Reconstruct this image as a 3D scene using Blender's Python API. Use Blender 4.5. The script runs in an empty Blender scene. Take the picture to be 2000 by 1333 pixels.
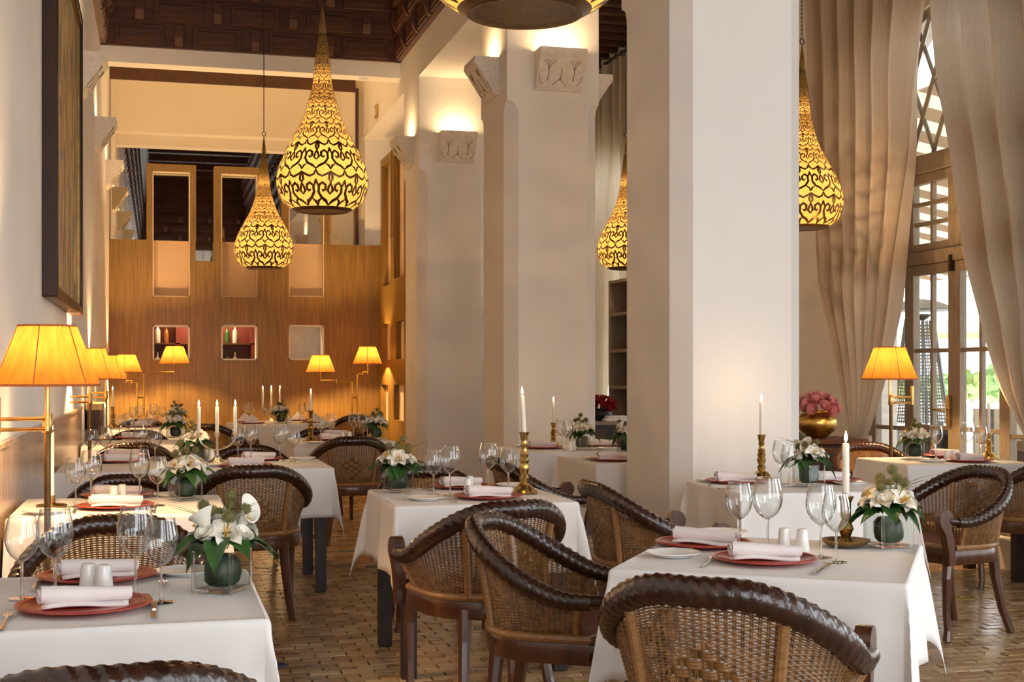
import bpy, math, random
from mathutils import Vector, Matrix
R = random.Random(7)
PI = math.pi
C = bpy.context.scene.collection
S = bpy.context.scene
# ---------------------------------------------------------------- camera, world, exposure
F, VX, HY, H = 2585.0, 308.0, 728.0, 1.33          # focal length and vanishing point measured on the 2000x1333 photograph
TH = math.atan((1000 - VX) / F); cT, sT = math.cos(TH), math.sin(TH)
cam = bpy.data.cameras.new('camera'); cam.sensor_width = 36; cam.lens = F / 2000 * 36
cam.shift_y = (HY - 666.5) / 2000; cam.clip_start = .05; cam.clip_end = 200
co = bpy.data.objects.new('camera', cam); C.objects.link(co)
co.location = (0, 0, H); co.rotation_euler = (PI / 2, 0, -TH); S.camera = co
S.view_settings.view_transform = 'Standard'; S.view_settings.look = 'None'
S.view_settings.exposure = 0.55; S.view_settings.gamma = 1; S.view_settings.use_curve_mapping = False
W = bpy.data.worlds.new('sky'); S.world = W; W.use_nodes = True
nt = W.node_tree; bg = nt.nodes['Background']
tc = nt.nodes.new('ShaderNodeTexCoord'); sx = nt.nodes.new('ShaderNodeSeparateXYZ'); cr = nt.nodes.new('ShaderNodeValToRGB')
nt.links.new(tc.outputs['Generated'], sx.inputs[0]); nt.links.new(sx.outputs['Z'], cr.inputs[0]); nt.links.new(cr.outputs[0], bg.inputs[0])
cr.color_ramp.elements[0].color = (.95, .97, 1, 1); cr.color_ramp.elements[1].color = (.74, .87, 1, 1)
bg.inputs[1].default_value = 4.4
def light(kind, loc, energy, col, size=.05, rot=(0, 0, 0), name='fill_light', parent=None, **k):
    l = bpy.data.lights.new(name, kind); l.energy = energy; l.color = col
    if kind == 'AREA':
        l.shape = 'RECTANGLE'; l.size = size; l.size_y = k.get('size_y', size)
        if k.get('portal'): l.cycles.is_portal = True
    else: l.shadow_soft_size = size
    o = bpy.data.objects.new(name, l); C.objects.link(o); o.location = loc; o.rotation_euler = rot
    if parent: o.parent = parent
    return o
# daylight portals in the wall openings (a portal only guides sampling, it adds no light)
XW, XL, YS, YF = 5.65, -.62, 18.3, -4.0            # curtain wall, painting wall, wooden screen, front wall
BAYS = [-2.2, 1.4, 5.0, 8.6, 12.3, 16.0]            # window bay centres along the curtain wall
for b in BAYS[:5]: light('AREA', (XW + .25, b, 2.2), 1, (1, 1, 1), 2.4, (0, PI / 2, 0), 'window_portal', size_y=2.4, portal=True).data.size = 4.2
for x in (1.0, 4.3): light('AREA', (x, YF - .3, 2.3), 1, (1, 1, 1), 2.6, (PI / 2, 0, 0), 'window_portal', size_y=4.2, portal=True)
WARM = (1, .63, .27); WARM2 = (1, .68, .34)
E_SHADE, E_SCONCE, E_CANDLE, E_PENDANT, E_COVE = 54, 3.6, 1.2, 62, 4.5
S.cycles.transparent_max_bounces = 40; S.cycles.max_bounces = 12; S.cycles.diffuse_bounces = 6; S.cycles.caustics_reflective = False; S.cycles.caustics_refractive = False

def at(px, py, Z):                                  # photograph pixel -> room point on the level Z
    d = F * (H - Z) / (py - HY); r = (px - 1000) / F * d
    return (r * cT + d * sT, -r * sT + d * cT, Z)
def onX(px, py, X):
    t = (px - 1000) / F; d = X / (t * cT + sT); return (d * (cT - t * sT), H + (HY - py) * d / F)
def onY(px, py, Y):
    t = (px - 1000) / F; d = Y / (cT - t * sT); return (d * (t * cT + sT), H + (HY - py) * d / F)
# ---------------------------------------------------------------- materials
MT = {}
def mat(name, c, rough=.6, metal=0, c2=None, scale=8, stretch=(1, 1, 1), bump=0, bscale=None, detail=3, emit=None, spec=.5, coat=0, lo=.35, hi=.65):
    m = bpy.data.materials.new(name); m.use_nodes = True; MT[name] = m
    n = m.node_tree.nodes; L = m.node_tree.links; p = n['Principled BSDF']
    p.inputs['Base Color'].default_value = (*c, 1); p.inputs['Roughness'].default_value = rough; p.inputs['Metallic'].default_value = metal
    p.inputs['Specular IOR Level'].default_value = spec; p.inputs['Coat Weight'].default_value = coat; p.inputs['Coat Roughness'].default_value = .15
    t = n.new('ShaderNodeTexCoord'); mp = n.new('ShaderNodeMapping'); mp.inputs['Scale'].default_value = stretch
    L.new(t.outputs['Object'], mp.inputs[0])
    nz = n.new('ShaderNodeTexNoise'); nz.inputs['Scale'].default_value = scale; nz.inputs['Detail'].default_value = detail
    L.new(mp.outputs[0], nz.inputs['Vector'])
    r = n.new('ShaderNodeValToRGB'); r.color_ramp.elements[0].color = (*c, 1); r.color_ramp.elements[1].color = (*(c2 or [v * .9 for v in c]), 1)
    r.color_ramp.elements[0].position = lo; r.color_ramp.elements[1].position = hi
    L.new(nz.outputs['Fac'], r.inputs[0]); L.new(r.outputs[0], p.inputs['Base Color'])
    if bump:
        b = n.new('ShaderNodeBump'); b.inputs['Strength'].default_value = bump; b.inputs['Distance'].default_value = .01
        z = nz
        if bscale:
            z = n.new('ShaderNodeTexNoise'); z.inputs['Scale'].default_value = bscale; z.inputs['Detail'].default_value = 4; L.new(mp.outputs[0], z.inputs['Vector'])
        L.new(z.outputs['Fac'], b.inputs['Height']); L.new(b.outputs[0], p.inputs['Normal'])
    if emit:
        p.inputs['Emission Color'].default_value = (*emit[:3], 1); p.inputs['Emission Strength'].default_value = emit[3]
    return m
mat('plaster', (.85, .81, .76), .85, c2=(.82, .775, .725), scale=1.5, bump=.12, bscale=60)
mat('plaster_cream', (.84, .74, .56), .8, c2=(.80, .70, .52), scale=3, bump=.08, bscale=40)
mat('plaster_carved', (.82, .76, .68), .9, c2=(.72, .66, .58), scale=25, bump=.5, bscale=70)
mat('wood_ceiling', (.11, .037, .012), .5, c2=(.06, .019, .007), scale=6, stretch=(.3, 1, 3), bump=.15)
mat('wood_edge', (.09, .033, .012), .5, c2=(.055, .02, .008), scale=6)
mat('wood_screen', (.30, .172, .035), .45, c2=(.20, .108, .018), scale=9, stretch=(6, 6, .25), bump=.08, coat=.05)
mat('niche_paint', (.62, .45, .30), .8, c2=(.58, .42, .28), scale=3)
mat('wainscot', (.50, .36, .26), .25, c2=(.36, .24, .16), scale=5, stretch=(1, 2, .5), detail=6, bump=.05, coat=.3)
mat('cloth', (.86, .83, .80), .85, c2=(.83, .80, .78), scale=4, bump=.1, bscale=14)
mat('napkin', (.87, .80, .78), .85, c2=(.84, .765, .745), scale=20, bump=.12, bscale=90)
mat('charger', (.42, .05, .025), .33, c2=(.36, .035, .02), scale=12, coat=.2)
mat('porcelain', (.86, .84, .80), .18, c2=(.85, .83, .79), coat=.4)
mat('brass', (.62, .42, .15), .26, 1, c2=(.46, .29, .09), scale=18)
mat('brass_dark', (.40, .25, .08), .34, 1, c2=(.28, .165, .05), scale=14)
mat('bronze', (.17, .095, .035), .4, .9, c2=(.11, .06, .022), scale=12)
mat('gold', (.75, .48, .14), .3, 1, c2=(.52, .31, .08), scale=9)
mat('steel', (.72, .70, .66), .16, 1)
mat('silver', (.80, .74, .62), .22, 1)
mat('iron', (.05, .035, .025), .5, .7)
mat('wax', (.90, .84, .72), .5, c2=(.88, .82, .70))
mat('rattan_rim', (.046, .015, .007), .22, c2=(.02, .007, .004), scale=30, bump=.15, bscale=90, coat=.3)
mat('rattan', (.30, .145, .046), .36, c2=(.155, .068, .021), scale=45, bump=.15, bscale=150, coat=.15)
mat('rattan_post', (.34, .165, .055), .38, c2=(.22, .10, .032), scale=60, stretch=(1, 1, 3), coat=.15)
mat('chair_wood', (.115, .040, .016), .28, c2=(.06, .02, .009), scale=10, stretch=(3, 3, .5), coat=.35)
mat('seat_weave', (.23, .055, .03), .6, c2=(.14, .03, .018), scale=60)
mat('table_wood', (.022, .009, .006), .35, c2=(.012, .005, .004), scale=12, stretch=(3, 3, .5), coat=.2)
mat('shade_trim', (.45, .12, .03), .7)
mat('door_wood', (.31, .24, .17), .5, c2=(.25, .19, .13), scale=14, stretch=(4, 4, .6))
mat('frame_wood', (.05, .017, .007), .42, c2=(.028, .010, .005), scale=7, stretch=(2, 1, .5), coat=.05, spec=.3)
mat('leaf', (.045, .13, .022), .4, c2=(.022, .075, .014), scale=30)
mat('leaf_dark', (.025, .07, .02), .4, c2=(.015, .045, .012), scale=30)
mat('petal', (.88, .85, .76), .6, c2=(.84, .79, .66), scale=22)
mat('rose_pink', (.80, .36, .34), .6, c2=(.74, .27, .27), scale=25)
mat('hydrangea', (.52, .36, .62), .7, c2=(.44, .28, .56), scale=40)
mat('rose_red', (.35, .012, .015), .6, c2=(.25, .008, .01), scale=25)
mat('stamen', (.75, .42, .05), .6)
mat('thistle', (.20, .17, .06), .8, c2=(.13, .12, .035), scale=50)
mat('stem', (.16, .17, .04), .6)
mat('vase_stone', (.018, .04, .018), .4, c2=(.010, .024, .010), scale=20)
mat('grout', (.30, .24, .17), .8, c2=(.24, .19, .13), scale=40)
TILES = []
for i, (a, b, r) in enumerate([((.46, .29, .145), (.38, .23, .11), .28), ((.52, .35, .19), (.43, .28, .145), .3), ((.37, .22, .105), (.30, .17, .08), .26),
                               ((.58, .43, .26), (.5, .35, .2), .34), ((.42, .27, .12), (.36, .22, .095), .3), ((.06, .10, .26), (.05, .08, .2), .2), ((.12, .20, .15), (.1, .16, .12), .2), ((.45, .32, .06), (.4, .28, .05), .25)]):
    TILES.append(mat('tile_' + 'abcdefgh'[i], a, r, c2=b, scale=14, bump=.12, bscale=25, coat=.15))
mat('white_paint', (.85, .85, .83), .5)
mat('heater_steel', (.30, .31, .33), .45, .6)
mat('black_paint', (.02, .02, .02), .4)
mat('patio', (.62, .56, .48), .8, c2=(.55, .5, .42), scale=3)
mat('hedge', (.26, .40, .13), .7, c2=(.18, .30, .08), scale=5)
mat('bar_red', (.16, .03, .025), .5, c2=(.12, .02, .02), scale=4)
mat('bottle_green', (.03, .09, .03), .1); mat('bottle_amber', (.28, .10, .02), .1); mat('bottle_clear', (.5, .55, .55), .08)
mat('mirror', (.80, .77, .72), .015, 1, c2=(.80, .77, .72))
mat('flame', (1, .8, .4), .5, emit=(1, .62, .22, 22))
mat('wick', (.03, .02, .02), .9)
mat('liner', (1, .8, .4))
mat('parasol_yellow', (.85, .72, .25), .8)
mat('stripe_dark', (.12, .11, .12), .8)

def newmat(name):
    m = bpy.data.materials.new(name); m.use_nodes = True; n = m.node_tree.nodes; n.clear(); MT[name] = m
    return m, n, m.node_tree.links, n.new('ShaderNodeOutputMaterial')
# thin glass: clear sheet with a reflection that grows towards grazing angles
def thin_glass(name, tint=(.97, .985, .98), edge=(.75, .78, .78), refl=1.0):
    m, n, L, o = newmat(name)
    lw = n.new('ShaderNodeLayerWeight'); lw.inputs[0].default_value = .5; p5 = n.new('ShaderNodeMath'); p5.operation = 'POWER'; p5.inputs[1].default_value = 2.6; L.new(lw.outputs['Facing'], p5.inputs[0])
    mr = n.new('ShaderNodeMix'); mr.data_type = 'RGBA'; mr.inputs[6].default_value = (*tint, 1); mr.inputs[7].default_value = (*edge, 1)
    L.new(p5.outputs[0], mr.inputs[0])
    t = n.new('ShaderNodeBsdfTransparent'); L.new(mr.outputs[2], t.inputs[0])
    g = n.new('ShaderNodeBsdfGlossy'); g.inputs['Roughness'].default_value = .02
    pw = n.new('ShaderNodeMath'); pw.operation = 'POWER'; pw.inputs[1].default_value = 2.4; L.new(lw.outputs['Facing'], pw.inputs[0])
    mm = n.new('ShaderNodeMath'); mm.operation = 'MULTIPLY_ADD'; mm.inputs[1].default_value = .6 * refl; mm.inputs[2].default_value = .045 * refl; mm.use_clamp = True; L.new(pw.outputs[0], mm.inputs[0])
    mx = n.new('ShaderNodeMixShader'); L.new(mm.outputs[0], mx.inputs[0]); L.new(t.outputs[0], mx.inputs[1]); L.new(g.outputs[0], mx.inputs[2])
    L.new(mx.outputs[0], o.inputs[0]); return m
thin_glass('glass', edge=(.22, .235, .23), refl=2.3); thin_glass('vase_pane', (.97, .985, .975), (.5, .53, .52), .45); thin_glass('pane', (.96, .97, .97), (.85, .87, .87), .9)
def stem_glass(nm='stem_glass', mixv=.55):
    m, n, L, o = newmat(nm)
    g = n.new('ShaderNodeBsdfGlass'); g.inputs['IOR'].default_value = 1.45; g.inputs['Roughness'].default_value = .0
    t = n.new('ShaderNodeBsdfTransparent'); mx = n.new('ShaderNodeMixShader'); mx.inputs[0].default_value = mixv
    L.new(t.outputs[0], mx.inputs[1]); L.new(g.outputs[0], mx.inputs[2]); L.new(mx.outputs[0], o.inputs[0])
stem_glass(); stem_glass('vase_glass', .35)
def cloth_shade(name, col, trans, c2=None, stretch=None, thru=0.0, scale=9):
    m, n, L, o = newmat(name)
    d = n.new('ShaderNodeBsdfDiffuse'); t = n.new('ShaderNodeBsdfTranslucent'); mx = n.new('ShaderNodeMixShader'); mx.inputs[0].default_value = trans
    tc = n.new('ShaderNodeTexCoord'); mp = n.new('ShaderNodeMapping'); mp.inputs['Scale'].default_value = stretch or (1, 1, 1); nz = n.new('ShaderNodeTexNoise'); nz.inputs['Scale'].default_value = scale; nz.inputs['Detail'].default_value = 4
    r = n.new('ShaderNodeValToRGB'); r.color_ramp.elements[0].color = (*col, 1); r.color_ramp.elements[1].color = (*(c2 or col), 1); r.color_ramp.elements[0].position = .35; r.color_ramp.elements[1].position = .65
    L.new(tc.outputs['Object'], mp.inputs[0]); L.new(mp.outputs[0], nz.inputs['Vector']); L.new(nz.outputs['Fac'], r.inputs[0])
    L.new(r.outputs[0], d.inputs[0]); L.new(r.outputs[0], t.inputs[0]); L.new(d.outputs[0], mx.inputs[1]); L.new(t.outputs[0], mx.inputs[2])
    out = mx
    if thru:
        tr = n.new('ShaderNodeBsdfTransparent'); m2 = n.new('ShaderNodeMixShader'); m2.inputs[0].default_value = thru
        L.new(mx.outputs[0], m2.inputs[1]); L.new(tr.outputs[0], m2.inputs[2]); out = m2
    L.new(out.outputs[0], o.inputs[0]); return m
cloth_shade('shade', (.21, .093, .018), .24, (.165, .068, .012), (1, 1, .2), scale=30)
cloth_shade('curtain', (.58, .47, .36), .35, (.53, .425, .32), (40, 40, 1), scale=2)
cloth_shade('curtain_pale', (.70, .62, .50), .4, (.66, .57, .45), (40, 40, 1), scale=2)
cloth_shade('liner', (.26, .165, .058), .24, (.15, .09, .026), None, .16, scale=110)
cloth_shade('awning_cream', (.86, .80, .66), .6); cloth_shade('awning_brown', (.50, .38, .27), .55)
# painted canvas: loose vertical brush strokes
def canvas():
    m = mat('canvas', (.36, .22, .09), .85, spec=.15); n = m.node_tree.nodes; L = m.node_tree.links; p = n['Principled BSDF']
    t = n.new('ShaderNodeTexCoord'); mp = n.new('ShaderNodeMapping'); mp.inputs['Scale'].default_value = (1, 3.0, .5); L.new(t.outputs['Object'], mp.inputs[0])
    nz = n.new('ShaderNodeTexNoise'); nz.inputs['Scale'].default_value = 2.2; nz.inputs['Detail'].default_value = 5; nz.inputs['Distortion'].default_value = .6; L.new(mp.outputs[0], nz.inputs['Vector'])
    r = n.new('ShaderNodeValToRGB'); e = r.color_ramp.elements; e[0].position = .25; e[0].color = (.06, .035, .02, 1); e[1].position = .8; e[1].color = (.5, .36, .18, 1)
    for q, c in ((.36, (.40, .22, .07)), (.42, (.10, .20, .20)), (.47, (.52, .36, .16)), (.52, (.60, .42, .20)), (.57, (.42, .22, .07)), (.61, (.11, .18, .30)), (.66, (.56, .36, .14))):
        k = e.new(q); k.color = (*c, 1)
    L.new(nz.outputs['Fac'], r.inputs[0]); L.new(r.outputs[0], p.inputs['Base Color'])
canvas()
# ---------------------------------------------------------------- mesh helpers
class MB:
    def __init__(s): s.v = []; s.f = []; s.mi = []; s.cur = 0
    def add(s, vs, fs, M=None):
        b = len(s.v); s.v += [tuple(M @ Vector(q)) if M else tuple(q) for q in vs]
        s.f += [tuple(i + b for i in q) for q in fs]; s.mi += [s.cur] * len(fs); return s
    def box(s, x0, x1, y0, y1, z0, z1, M=None, bev=0):
        if bev:
            b = bev; vs = []; 
            for z, i in ((z0, b), (z0 + b, 0), (z1 - b, 0), (z1, b)):
                X0, X1, Y0, Y1 = x0 + i, x1 - i, y0 + i, y1 - i; k = b * .6 if not i else 0
                vs += [(X0 + k, Y0, z), (X1 - k, Y0, z), (X1, Y0 + k, z), (X1, Y1 - k, z), (X1 - k, Y1, z), (X0 + k, Y1, z), (X0, Y1 - k, z), (X0, Y0 + k, z)]
            fs = [tuple(range(7, -1, -1)), tuple(range(24, 32))]
            for l in range(3): fs += [(l * 8 + i, l * 8 + (i + 1) % 8, l * 8 + 8 + (i + 1) % 8, l * 8 + 8 + i) for i in range(8)]
            return s.add(vs, fs, M)
        return s.add([(x, y, z) for z in (z0, z1) for y in (y0, y1) for x in (x0, x1)], [(0, 2, 3, 1), (4, 5, 7, 6), (0, 1, 5, 4), (2, 6, 7, 3), (0, 4, 6, 2), (1, 3, 7, 5)], M)
    def lathe(s, prof, n=20, M=None, rmod=None, caps=True):
        vs = []; fs = []
        for k, (r, z) in enumerate(prof):
            for i in range(n):
                a = 2 * PI * i / n; q = r * (rmod(a, z) if rmod else 1); vs.append((q * math.cos(a), q * math.sin(a), z))
        for k in range(len(prof) - 1):
            for i in range(n): j = (i + 1) % n; fs.append((k * n + i, k * n + j, k * n + n + j, k * n + n + i))
        if caps: fs.append(tuple(range(n - 1, -1, -1))); m = (len(prof) - 1) * n; fs.append(tuple(range(m, m + n)))
        return s.add(vs, fs, M)
    def tube(s, pts, r, n=8, M=None, ex=1, ey=1, rm=None, caps=True, up=None):
        pts = [Vector(p) for p in pts]
        if up is None: e_ = pts[-1] - pts[0]; up = (0, 1, .05) if abs(e_.z) > 1.2 * math.hypot(e_.x, e_.y) else (0, 0, 1)
        vs = []; fs = []; N = len(pts); up = Vector(up)
        for i, p in enumerate(pts):
            t = (pts[min(i + 1, N - 1)] - pts[max(i - 1, 0)]).normalized()
            a = t.cross(up); a = a.normalized() if a.length > 1e-3 else t.cross(Vector((1, 0.01, 0))).normalized(); b = a.cross(t)
            rr = r(i / (N - 1)) if callable(r) else r
            for k in range(n):
                w = 2 * PI * k / n; q = rr * (rm(w, i) if rm else 1); vs.append(p + a * (q * ex * math.cos(w)) + b * (q * ey * math.sin(w)))
        for i in range(N - 1):
            for k in range(n): j = (k + 1) % n; fs.append((i * n + k, i * n + j, i * n + n + j, i * n + n + k))
        if caps: fs.append(tuple(range(n - 1, -1, -1))); fs.append(tuple(range((N - 1) * n, N * n)))
        return s.add(vs, fs, M)
    def prism(s, poly, t0, t1, axis='x', M=None):       # polygon in the plane across axis, extruded along it
        n = len(poly); g = {'x': lambda a, b, t: (t, a, b), 'y': lambda a, b, t: (a, t, b), 'z': lambda a, b, t: (a, b, t)}[axis]
        vs = [g(a, b, t) for t in (t0, t1) for a, b in poly]
        return s.add(vs, [tuple(range(n - 1, -1, -1)), tuple(range(n, 2 * n))] + [(i, (i + 1) % n, n + (i + 1) % n, n + i) for i in range(n)], M)
    def grid(s, fn, nu, nv, M=None, closed=False):
        vs = [fn(i / nu, j / nv) for j in range(nv + 1) for i in range(nu + (0 if closed else 1))]; w = nu if closed else nu + 1
        return s.add(vs, [(j * w + i, j * w + (i + 1) % w, j * w + w + (i + 1) % w, j * w + w + i) for j in range(nv) for i in range(nu)], M)
    def mesh(s, name, m, smooth=True):
        me = bpy.data.meshes.new(name); me.from_pydata(s.v, [], s.f)
        for q in (m if isinstance(m, (list, tuple)) else [m]): me.materials.append(MT[q] if isinstance(q, str) else q)
        if isinstance(m, (list, tuple)): me.polygons.foreach_set('material_index', s.mi)
        me.update()
        if smooth: me.shade_smooth(); me.set_sharp_from_angle(angle=math.radians(38))
        return me
    def build(s, name, m, parent=None, loc=None, rz=None, smooth=True, **k):
        return obj(name, s.mesh(name, m, smooth), parent, loc, rz, **k)
def obj(name, me, parent=None, loc=None, rz=None, **k):
    o = bpy.data.objects.new(name, me); C.objects.link(o)
    if parent: o.parent = parent
    if loc: o.location = loc
    if rz is not None: o.rotation_euler = (0, 0, rz) if not isinstance(rz, tuple) else rz
    for q, v in k.items(): o[q] = v
    return o
def struct(name, mb, m, parent=None, smooth=False, **k):
    o = mb.build(name, m, parent, smooth=smooth, **k); o['kind'] = 'structure'; return o
def thing(name, label, cat, loc=(0, 0, 0), rz=0, group=None):
    o = bpy.data.objects.new(name, None); C.objects.link(o); o.location = loc; o.rotation_euler = (0, 0, rz); o.empty_display_size = .1
    o['label'] = label; o['category'] = cat
    if group: o['group'] = group
    return o
KIDS = {}
def kids(o): return [c for c in o.children]
def freeze(root):                                     # remember a prototype's tree so that copies need no search
    KIDS[root.name] = [(c, [(g, []) for g in c.children]) for c in root.children]; return root
def dup(root, loc, rz=0, label=None, group=None, scale=None):
    r = root.copy(); C.objects.link(r); r.location = loc; r.rotation_euler = (0, 0, rz)
    if scale: r.scale = (scale,) * 3 if not isinstance(scale, tuple) else scale
    if label: r['label'] = label
    if group: r['group'] = group
    for c, gs in KIDS[root.name]:
        d = c.copy(); C.objects.link(d); d.parent = r
        for g, _ in gs: h = g.copy(); C.objects.link(h); h.parent = d
    return r
USED = set()
def place(root, loc, rz=0, label=None, group=None, scale=None):   # the first placing moves the prototype itself
    if root.name in USED: return dup(root, loc, rz, label, group, scale)
    USED.add(root.name); root.location = loc; root.rotation_euler = (0, 0, rz)
    if scale: root.scale = (scale,) * 3 if not isinstance(scale, tuple) else scale
    if label: root['label'] = label
    if group: root['group'] = group
    return root
def T(x, y, z, rx=0, ry=0, rz=0, s=1): return Matrix.Translation((x, y, z)) @ Matrix.Rotation(rz, 4, 'Z') @ Matrix.Rotation(ry, 4, 'Y') @ Matrix.Rotation(rx, 4, 'X') @ Matrix.Scale(s, 4)
def ss(a, b, x): x = max(0, min(1, (x - a) / (b - a))); return x * x * (3 - 2 * x)
# ---------------------------------------------------------------- setting: shell
ZB, ZF, ZA = 4.6, 5.0, 5.4                            # arcade soffit, frieze foot, aisle ceiling
fl = struct('floor', MB().box(XL - .3, XW + .3, YF - .3, 21, -.2, -.012), 'grout')
struct('wall_painting_side', MB().box(XL - .3, XL, YF, 21, -.012, 8.2), 'plaster')
wf = MB(); wf.box(XL, -.3, YF - .3, YF, -.012, 8.2); wf.box(2.3, 3.0, YF - .3, YF, -.012, 8.2); wf.box(XW - .05, XW + .3, YF - .3, YF, -.012, 8.2); wf.box(-.3, XW, YF - .3, YF, 4.4, 8.2); wf.box(-.3, XW, YF - .3, YF, -.012, .2)
struct('wall_front', wf, 'plaster')
wb = MB(); wb.box(2.0, XW + .3, YS + 1.7, YS + 2, -.012, 8.2); wb.box(XL, 2.0, YS + 1.9, YS + 2.1, -.012, 3.1); wb.box(XL, 2.98, YS + .2, YS + .4, 3.1, 8.2)
struct('wall_back', wb, 'plaster_cream')
# upper nave: arcade beam, header beam, wall above, wood frieze, ceiling
PX0, PX1 = 2.78, 3.58; PY = [-1.6, 6.86, 10.55, 14.36]
ar = MB(); ar.box(PX0, PX1, YF, YS + .2, ZB, 8.2)
struct('wall_arcade', ar, 'plaster')
hd = MB(); hd.box(XL, PX0, 15.5, 15.75, 4.82, 8.2); hd.box(XL, PX0, 15.75, 16.0, 4.99, 8.2)
struct('trim_header', hd, 'plaster')
struct('ceiling_back', MB().box(XL, PX0, 16.0, YS + .4, 6.6, 6.8), 'plaster_cream')
ce = struct('ceiling', MB().box(XL, PX0, YF, 15.5, 7.3, 7.5), 'wood_ceiling')
for i in range(14):
    y = YF + .7 + i * 1.4; MB().box(XL, PX0, y - .08, y + .08, 7.1, 7.3).build('beam', 'wood_ceiling', ce, smooth=False)
ca = struct('ceiling_aisle', MB().box(PX1, XW + .3, YF, YS + 2, ZA + .14, ZA + .3), 'wood_ceiling')
bm = MB().box(PX1, XW, -.05, .05, ZA, ZA + .14).mesh('beam', 'wood_edge', False)
for i in range(50):
    obj('beam', bm, ca, (0, 2 + i * .34, 0))
# wood frieze: stepped courses of panels and little corbels
pm_ = MB(); pm_.box(-.27, .27, -.03, 0, .02, .245, bev=.006); pm_.box(-.22, .22, -.04, -.03, .06, .205, bev=.008); PAN = pm_.mesh('panel', 'wood_ceiling', False)
cm_ = MB(); cm_.prism([(0, .235), (-.075, .235), (-.075, .12), (-.05, .05), (-.03, .02), (0, .01)], -.045, .045, 'x'); CORB = cm_.mesh('corbel', 'wood_ceiling', False)
def frieze(name, o, d, length, ang, rows=8):
    fr = MB()
    M = T(o[0], o[1], o[2], rz=ang)
    for r in range(rows): fr.box(0, length, -.05 - .045 * r, .0, r * .27, r * .27 + .27); fr.box(0, length, -.068 - .045 * r, -.05 - .045 * r, r * .27 + .245, r * .27 + .27); fr.box(0, length, -.060 - .045 * r, -.05 - .045 * r, r * .27, r * .27 + .018)
    b = fr.build(name, 'wood_ceiling', None, (0, 0, 0), smooth=False); b.data.transform(M); b['kind'] = 'structure'
    n = int(length / .68); w = length / n
    for r in range(rows if rows < 4 else 4):
        for i in range(n):
            x = (i + .5 + (.5 if r % 2 else 0)) * w
            q = Matrix.Translation((x, -.05 - .045 * r, r * .27))
            if x < length - .25: p = obj('panel', PAN, b); p.matrix_local = M @ q
            p = obj('corbel', CORB, b); p.matrix_local = M @ Matrix.Translation((x - w / 2, -.05 - .045 * r, r * .27))
    return b
frieze('trim_1', (XL, 15.5, ZF), None, PX0 - XL, 0)
frieze('trim_2', (PX0, 15.5, ZF), None, 15.5 - YF, -PI / 2)
frieze('trim_3', (XL, YF, ZF), None, 15.5 - YF, PI / 2)
frieze('trim_4', (PX0, YF, ZF), None, PX0 - XL, PI)
# pillars with chamfered corners below the capital
def pillar(y0, n):
    mb = MB(); x0, x1, y1, c = PX0, PX1, y0 + .9, .10; zt = 3.58
    def ring(k, z): return [(x0 + k, y0, z), (x1 - k, y0, z), (x1, y0 + k, z), (x1, y1 - k, z), (x1 - k, y1, z), (x0 + k, y1, z), (x0, y1 - k, z), (x0, y0 + k, z)]
    lv = [(c, -.012), (c, zt - .12), (c * .92, zt - .07), (c * .7, zt - .03), (c * .38, zt - .008), (.004, zt), (.004, ZB)]
    vs = sum([ring(k, z) for k, z in lv], [])
    mb.add(vs, [(l * 8 + i, l * 8 + (i + 1) % 8, l * 8 + 8 + (i + 1) % 8, l * 8 + 8 + i) for l in range(len(lv) - 1) for i in range(8)])
    o = struct('pillar', mb, 'plaster'); o['label'] = n
    bs = MB()
    for q in (0,): bs.add(sum([ring(k, z) for k, z in ((c - .05, 0), (c - .05, .2), (c, .21))], []), [(l * 8 + i, l * 8 + (i + 1) % 8, l * 8 + 8 + (i + 1) % 8, l * 8 + 8 + i) for l in range(2) for i in range(8)])
    bs.v = [((x - (x0 + x1) / 2) * 1.03 + (x0 + x1) / 2, (y - y0 - .45) * 1.03 + y0 + .45, z) for x, y, z in bs.v]
    bs.build('plinth', 'plaster', o, smooth=False)
    return o
for y, n in zip(PY, ['white plaster pillar behind the camera', 'broad white pillar standing behind the table with a tall brass candlestick',
                     'white pillar with lit plaster sconce, between the two other pillars', 'white pillar with lit plaster sconce closest to the wooden screen']): pillar(y, n)
struct('pillar', MB().box(PX0 + .02, PX1, YS + .12, YS + .5, 3.1, ZB), 'plaster')['label'] = 'white plaster pilaster rising behind the wooden screen'
# curtain wall with window bays
OW, OT = 1.22, 4.15                                   # half width of an opening, height of its crown
wr = MB(); e = [YF] + sum([[b - OW, b + OW] for b in BAYS], []) + [YS + 2]
for i in range(0, len(e), 2): wr.box(XW, XW + .3, e[i], e[i + 1], -.012, 5.7)
for b in BAYS:
    wr.box(XW, XW + .3, b - OW, b + OW, -.012, .06)
    n = 16; vs = []; fs = []
    for i in range(n + 1):
        a = PI * i / n; y = b - OW * math.cos(a); z = 2.95 + (OT - 2.95) * math.sin(a) ** .8
        for x in (XW, XW + .3): vs += [(x, y, z), (x, y, 5.7)]
    for i in range(n): k = i * 4; fs += [(k, k + 1, k + 5, k + 4), (k + 2, k + 6, k + 7, k + 3), (k, k + 4, k + 6, k + 2)]
    wr.add(vs, fs)
struct('wall_window_side', wr, 'plaster')
struct('baseboard_window_side', MB().box(XW - .12, XW, YF, 18, 0, .20), 'plaster_cream')
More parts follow.
